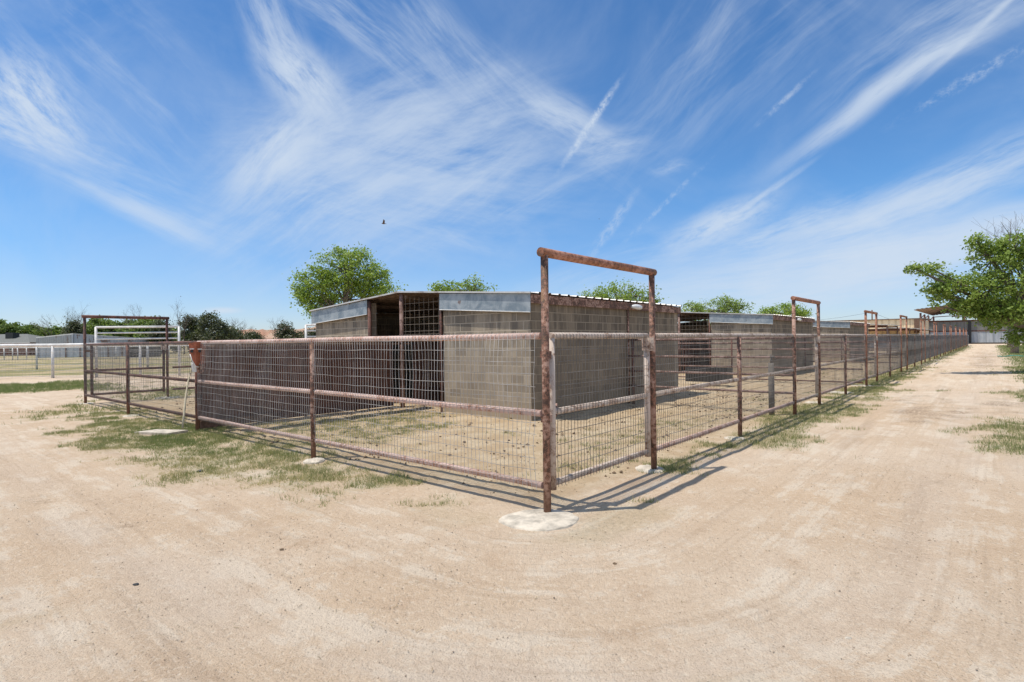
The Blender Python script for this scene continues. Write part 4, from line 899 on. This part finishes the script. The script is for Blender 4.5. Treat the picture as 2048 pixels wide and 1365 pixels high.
# ------------------------------------------------------------------ small things
# horse-head bracket on the left fence post
q = rl(-.03, 7.33) + Vector((.56, -1, 0)).normalized() * .15; t = empty('horse_head_bracket', (q.x, q.y, 0), math.radians(-150.8), 'rust red folded metal horse head with pale muzzle on the left fence post', 'bracket')
# local x: along fence leftwards, y: towards viewer side
def quadp(b, pts, th=.006): b.hexa([Vector(p) for p in pts], [Vector(p) + Vector((0, th, 0)) for p in pts])
b = MB(); zt = 1.50
quadp(b, [(-.11, 0, zt - .28), (.005, .06, zt - .42), (.0, .07, zt), (-.11, 0, zt)]); quadp(b, [(.005, .06, zt - .42), (.09, .0, zt - .26), (.11, 0, zt - .02), (.0, .07, zt)])
quadp(b, [(-.13, -.08, zt - .44), (-.05, .01, zt - .44), (-.10, .005, zt - .26), (-.14, -.08, zt - .02)])
b.build('face_plate', M_REDBOX, t)
b = MB()
for x in (-.05, .065):
    b.tube([(x, .035, zt - .155), (x, .055, zt - .155)], .024, 12)
b.build('eye', M_DARK, t)
b = MB(); b.box((-.085, .03, zt - .13), (-.02, .062, zt - .112)); b.box((.03, .03, zt - .125), (.095, .058, zt - .107)); b.tube([(.09, .012, zt - .2), (.065, .03, zt - .3), (.015, .06, zt - .4), (-.03, .06, zt - .42)], .008, 6)
b.hexa([(.0, .0, zt - .50), (.06, .0, zt - .50), (.06, .03, zt - .50), (.0, .03, zt - .50)], [(.0, .0, zt - .36), (.08, .0, zt - .34), (.06, .03, zt - .36), (.0, .04, zt - .40)])
b.build('muzzle_trim', M_WHITE, t)
b = MB(); b.hexa([(-.1, -.03, zt - .52), (-.01, -.03, zt - .52), (-.01, .02, zt - .52), (-.1, .02, zt - .52)], [(-.12, -.03, zt - .38), (-.0, -.03, zt - .38), (-.0, .03, zt - .38), (-.12, .03, zt - .38)]); b.build('jaw_block', M_POST, t)
# straw coloured hose hanging to the ground
a_ = [at(388, 731, 9.75), at(381, 748, 9.7), at(376, 765, 9.6), at(371, 800, 9.45), at(368, 830, 9.35), at(365, 858, 9.25)]
b = MB(); b.tube([Vector(p) for p in a_], [.010, .011, .015, .018, .018, .017], 8); tag(b.build('hose', M_HOSE), 'straw coloured hose hanging from the horse head to the grass', 'hose')
b = MB(); b.tube([at(392, 731, 9.72), at(391, 745, 9.7), at(395, 758, 9.72), at(397, 768, 9.76)], [.012, .014, .012, .006], 6); tag(b.build('rope', M_HOSE), 'short frayed rope hanging below the horse head', 'rope')
# hydrant and stub posts by the second arch
t = empty('yard_hydrant', rl(7.42, .3), ANG, 'grey hydrant stub beside the near post of the second arch', 'hydrant')
b = MB(); b.tube([(0, 0, -.05), (0, 0, .98)], .05, 12); b.build('standpipe', M_STUB, t)
b = MB(); b.tube([(0, 0, .98), (0, 0, 1.06), (.05, -.02, 1.10), (.10, -.05, 1.04)], .02, 8); b.tube([(-.04, 0, 1.08), (.0, 0, 1.14)], .012, 6); b.build('spout', M_STUB, t)
# low trough in third pen
t = empty('water_trough', rl(13.2, 3.2), ANG, 'dark low water trough in the pen beyond the first partition', 'trough')
b = MB(); b.box((0, 0, .12), (.5, 1.3, .16)); b.box((0, 0, .16), (.04, 1.3, .55)); b.box((.46, 0, .16), (.5, 1.3, .55)); b.box((.04, 0, .16), (.46, .04, .55)); b.box((.04, 1.26, .16), (.46, 1.3, .55)); b.build('basin', M_DARK, t)
# bare blue plastic hose in the right grass
b = MB(); P_ = [gnd(1995 + 8 * i, 714 + 1.2 * math.sin(i * 1.1)) + Vector((0, 0, .04)) for i in range(9)]; b.tube(P_, .03, 6)
tag(b.build('garden_hose', simple('green_hose', (.12, .42, .33), .5)), 'thin green hose lying on the verge grass at the right edge', 'hose')
# birds
def bird(px, py, d, s, label, flap=1.0):
    q = at(px, py, d); t = empty('bird', q, 0, label, 'bird', 'birds in the sky')
    b = MB(); b.tube([(-.11 * s, 0, .0), (-.085 * s, 0, .008 * s), (-.04 * s, 0, 0), (.03 * s, 0, -.01 * s), (.09 * s, 0, -.012 * s), (.17 * s, 0, -.02 * s)], [.004 * s, .02 * s, .03 * s, .032 * s, .016 * s, .008 * s], 8); b.build('body', M_BIRD, t)
    for sg in (-1, 1):
        b = MB(); b.hexa([(-.05 * s, sg * .02 * s, .01 * s), (.06 * s, sg * .02 * s, .005 * s), (.06 * s, sg * .07 * s, .17 * s * flap), (.02 * s, sg * .09 * s, .23 * s * flap)], [(-.05 * s, sg * .026 * s, .01 * s), (.06 * s, sg * .026 * s, .005 * s), (.064 * s, sg * .075 * s, .17 * s * flap), (.022 * s, sg * .094 * s, .23 * s * flap)]); b.build('wing', M_BIRD, t)
bird(767, 448, 30, .95, 'brown bird with raised wings flying above the nearest shed'); bird(1198, 439, 90, .7, 'tiny dark bird speck right of the first arch', .5); bird(361, 594, 90, .7, 'tiny dark bird speck low over the left trees', .5)
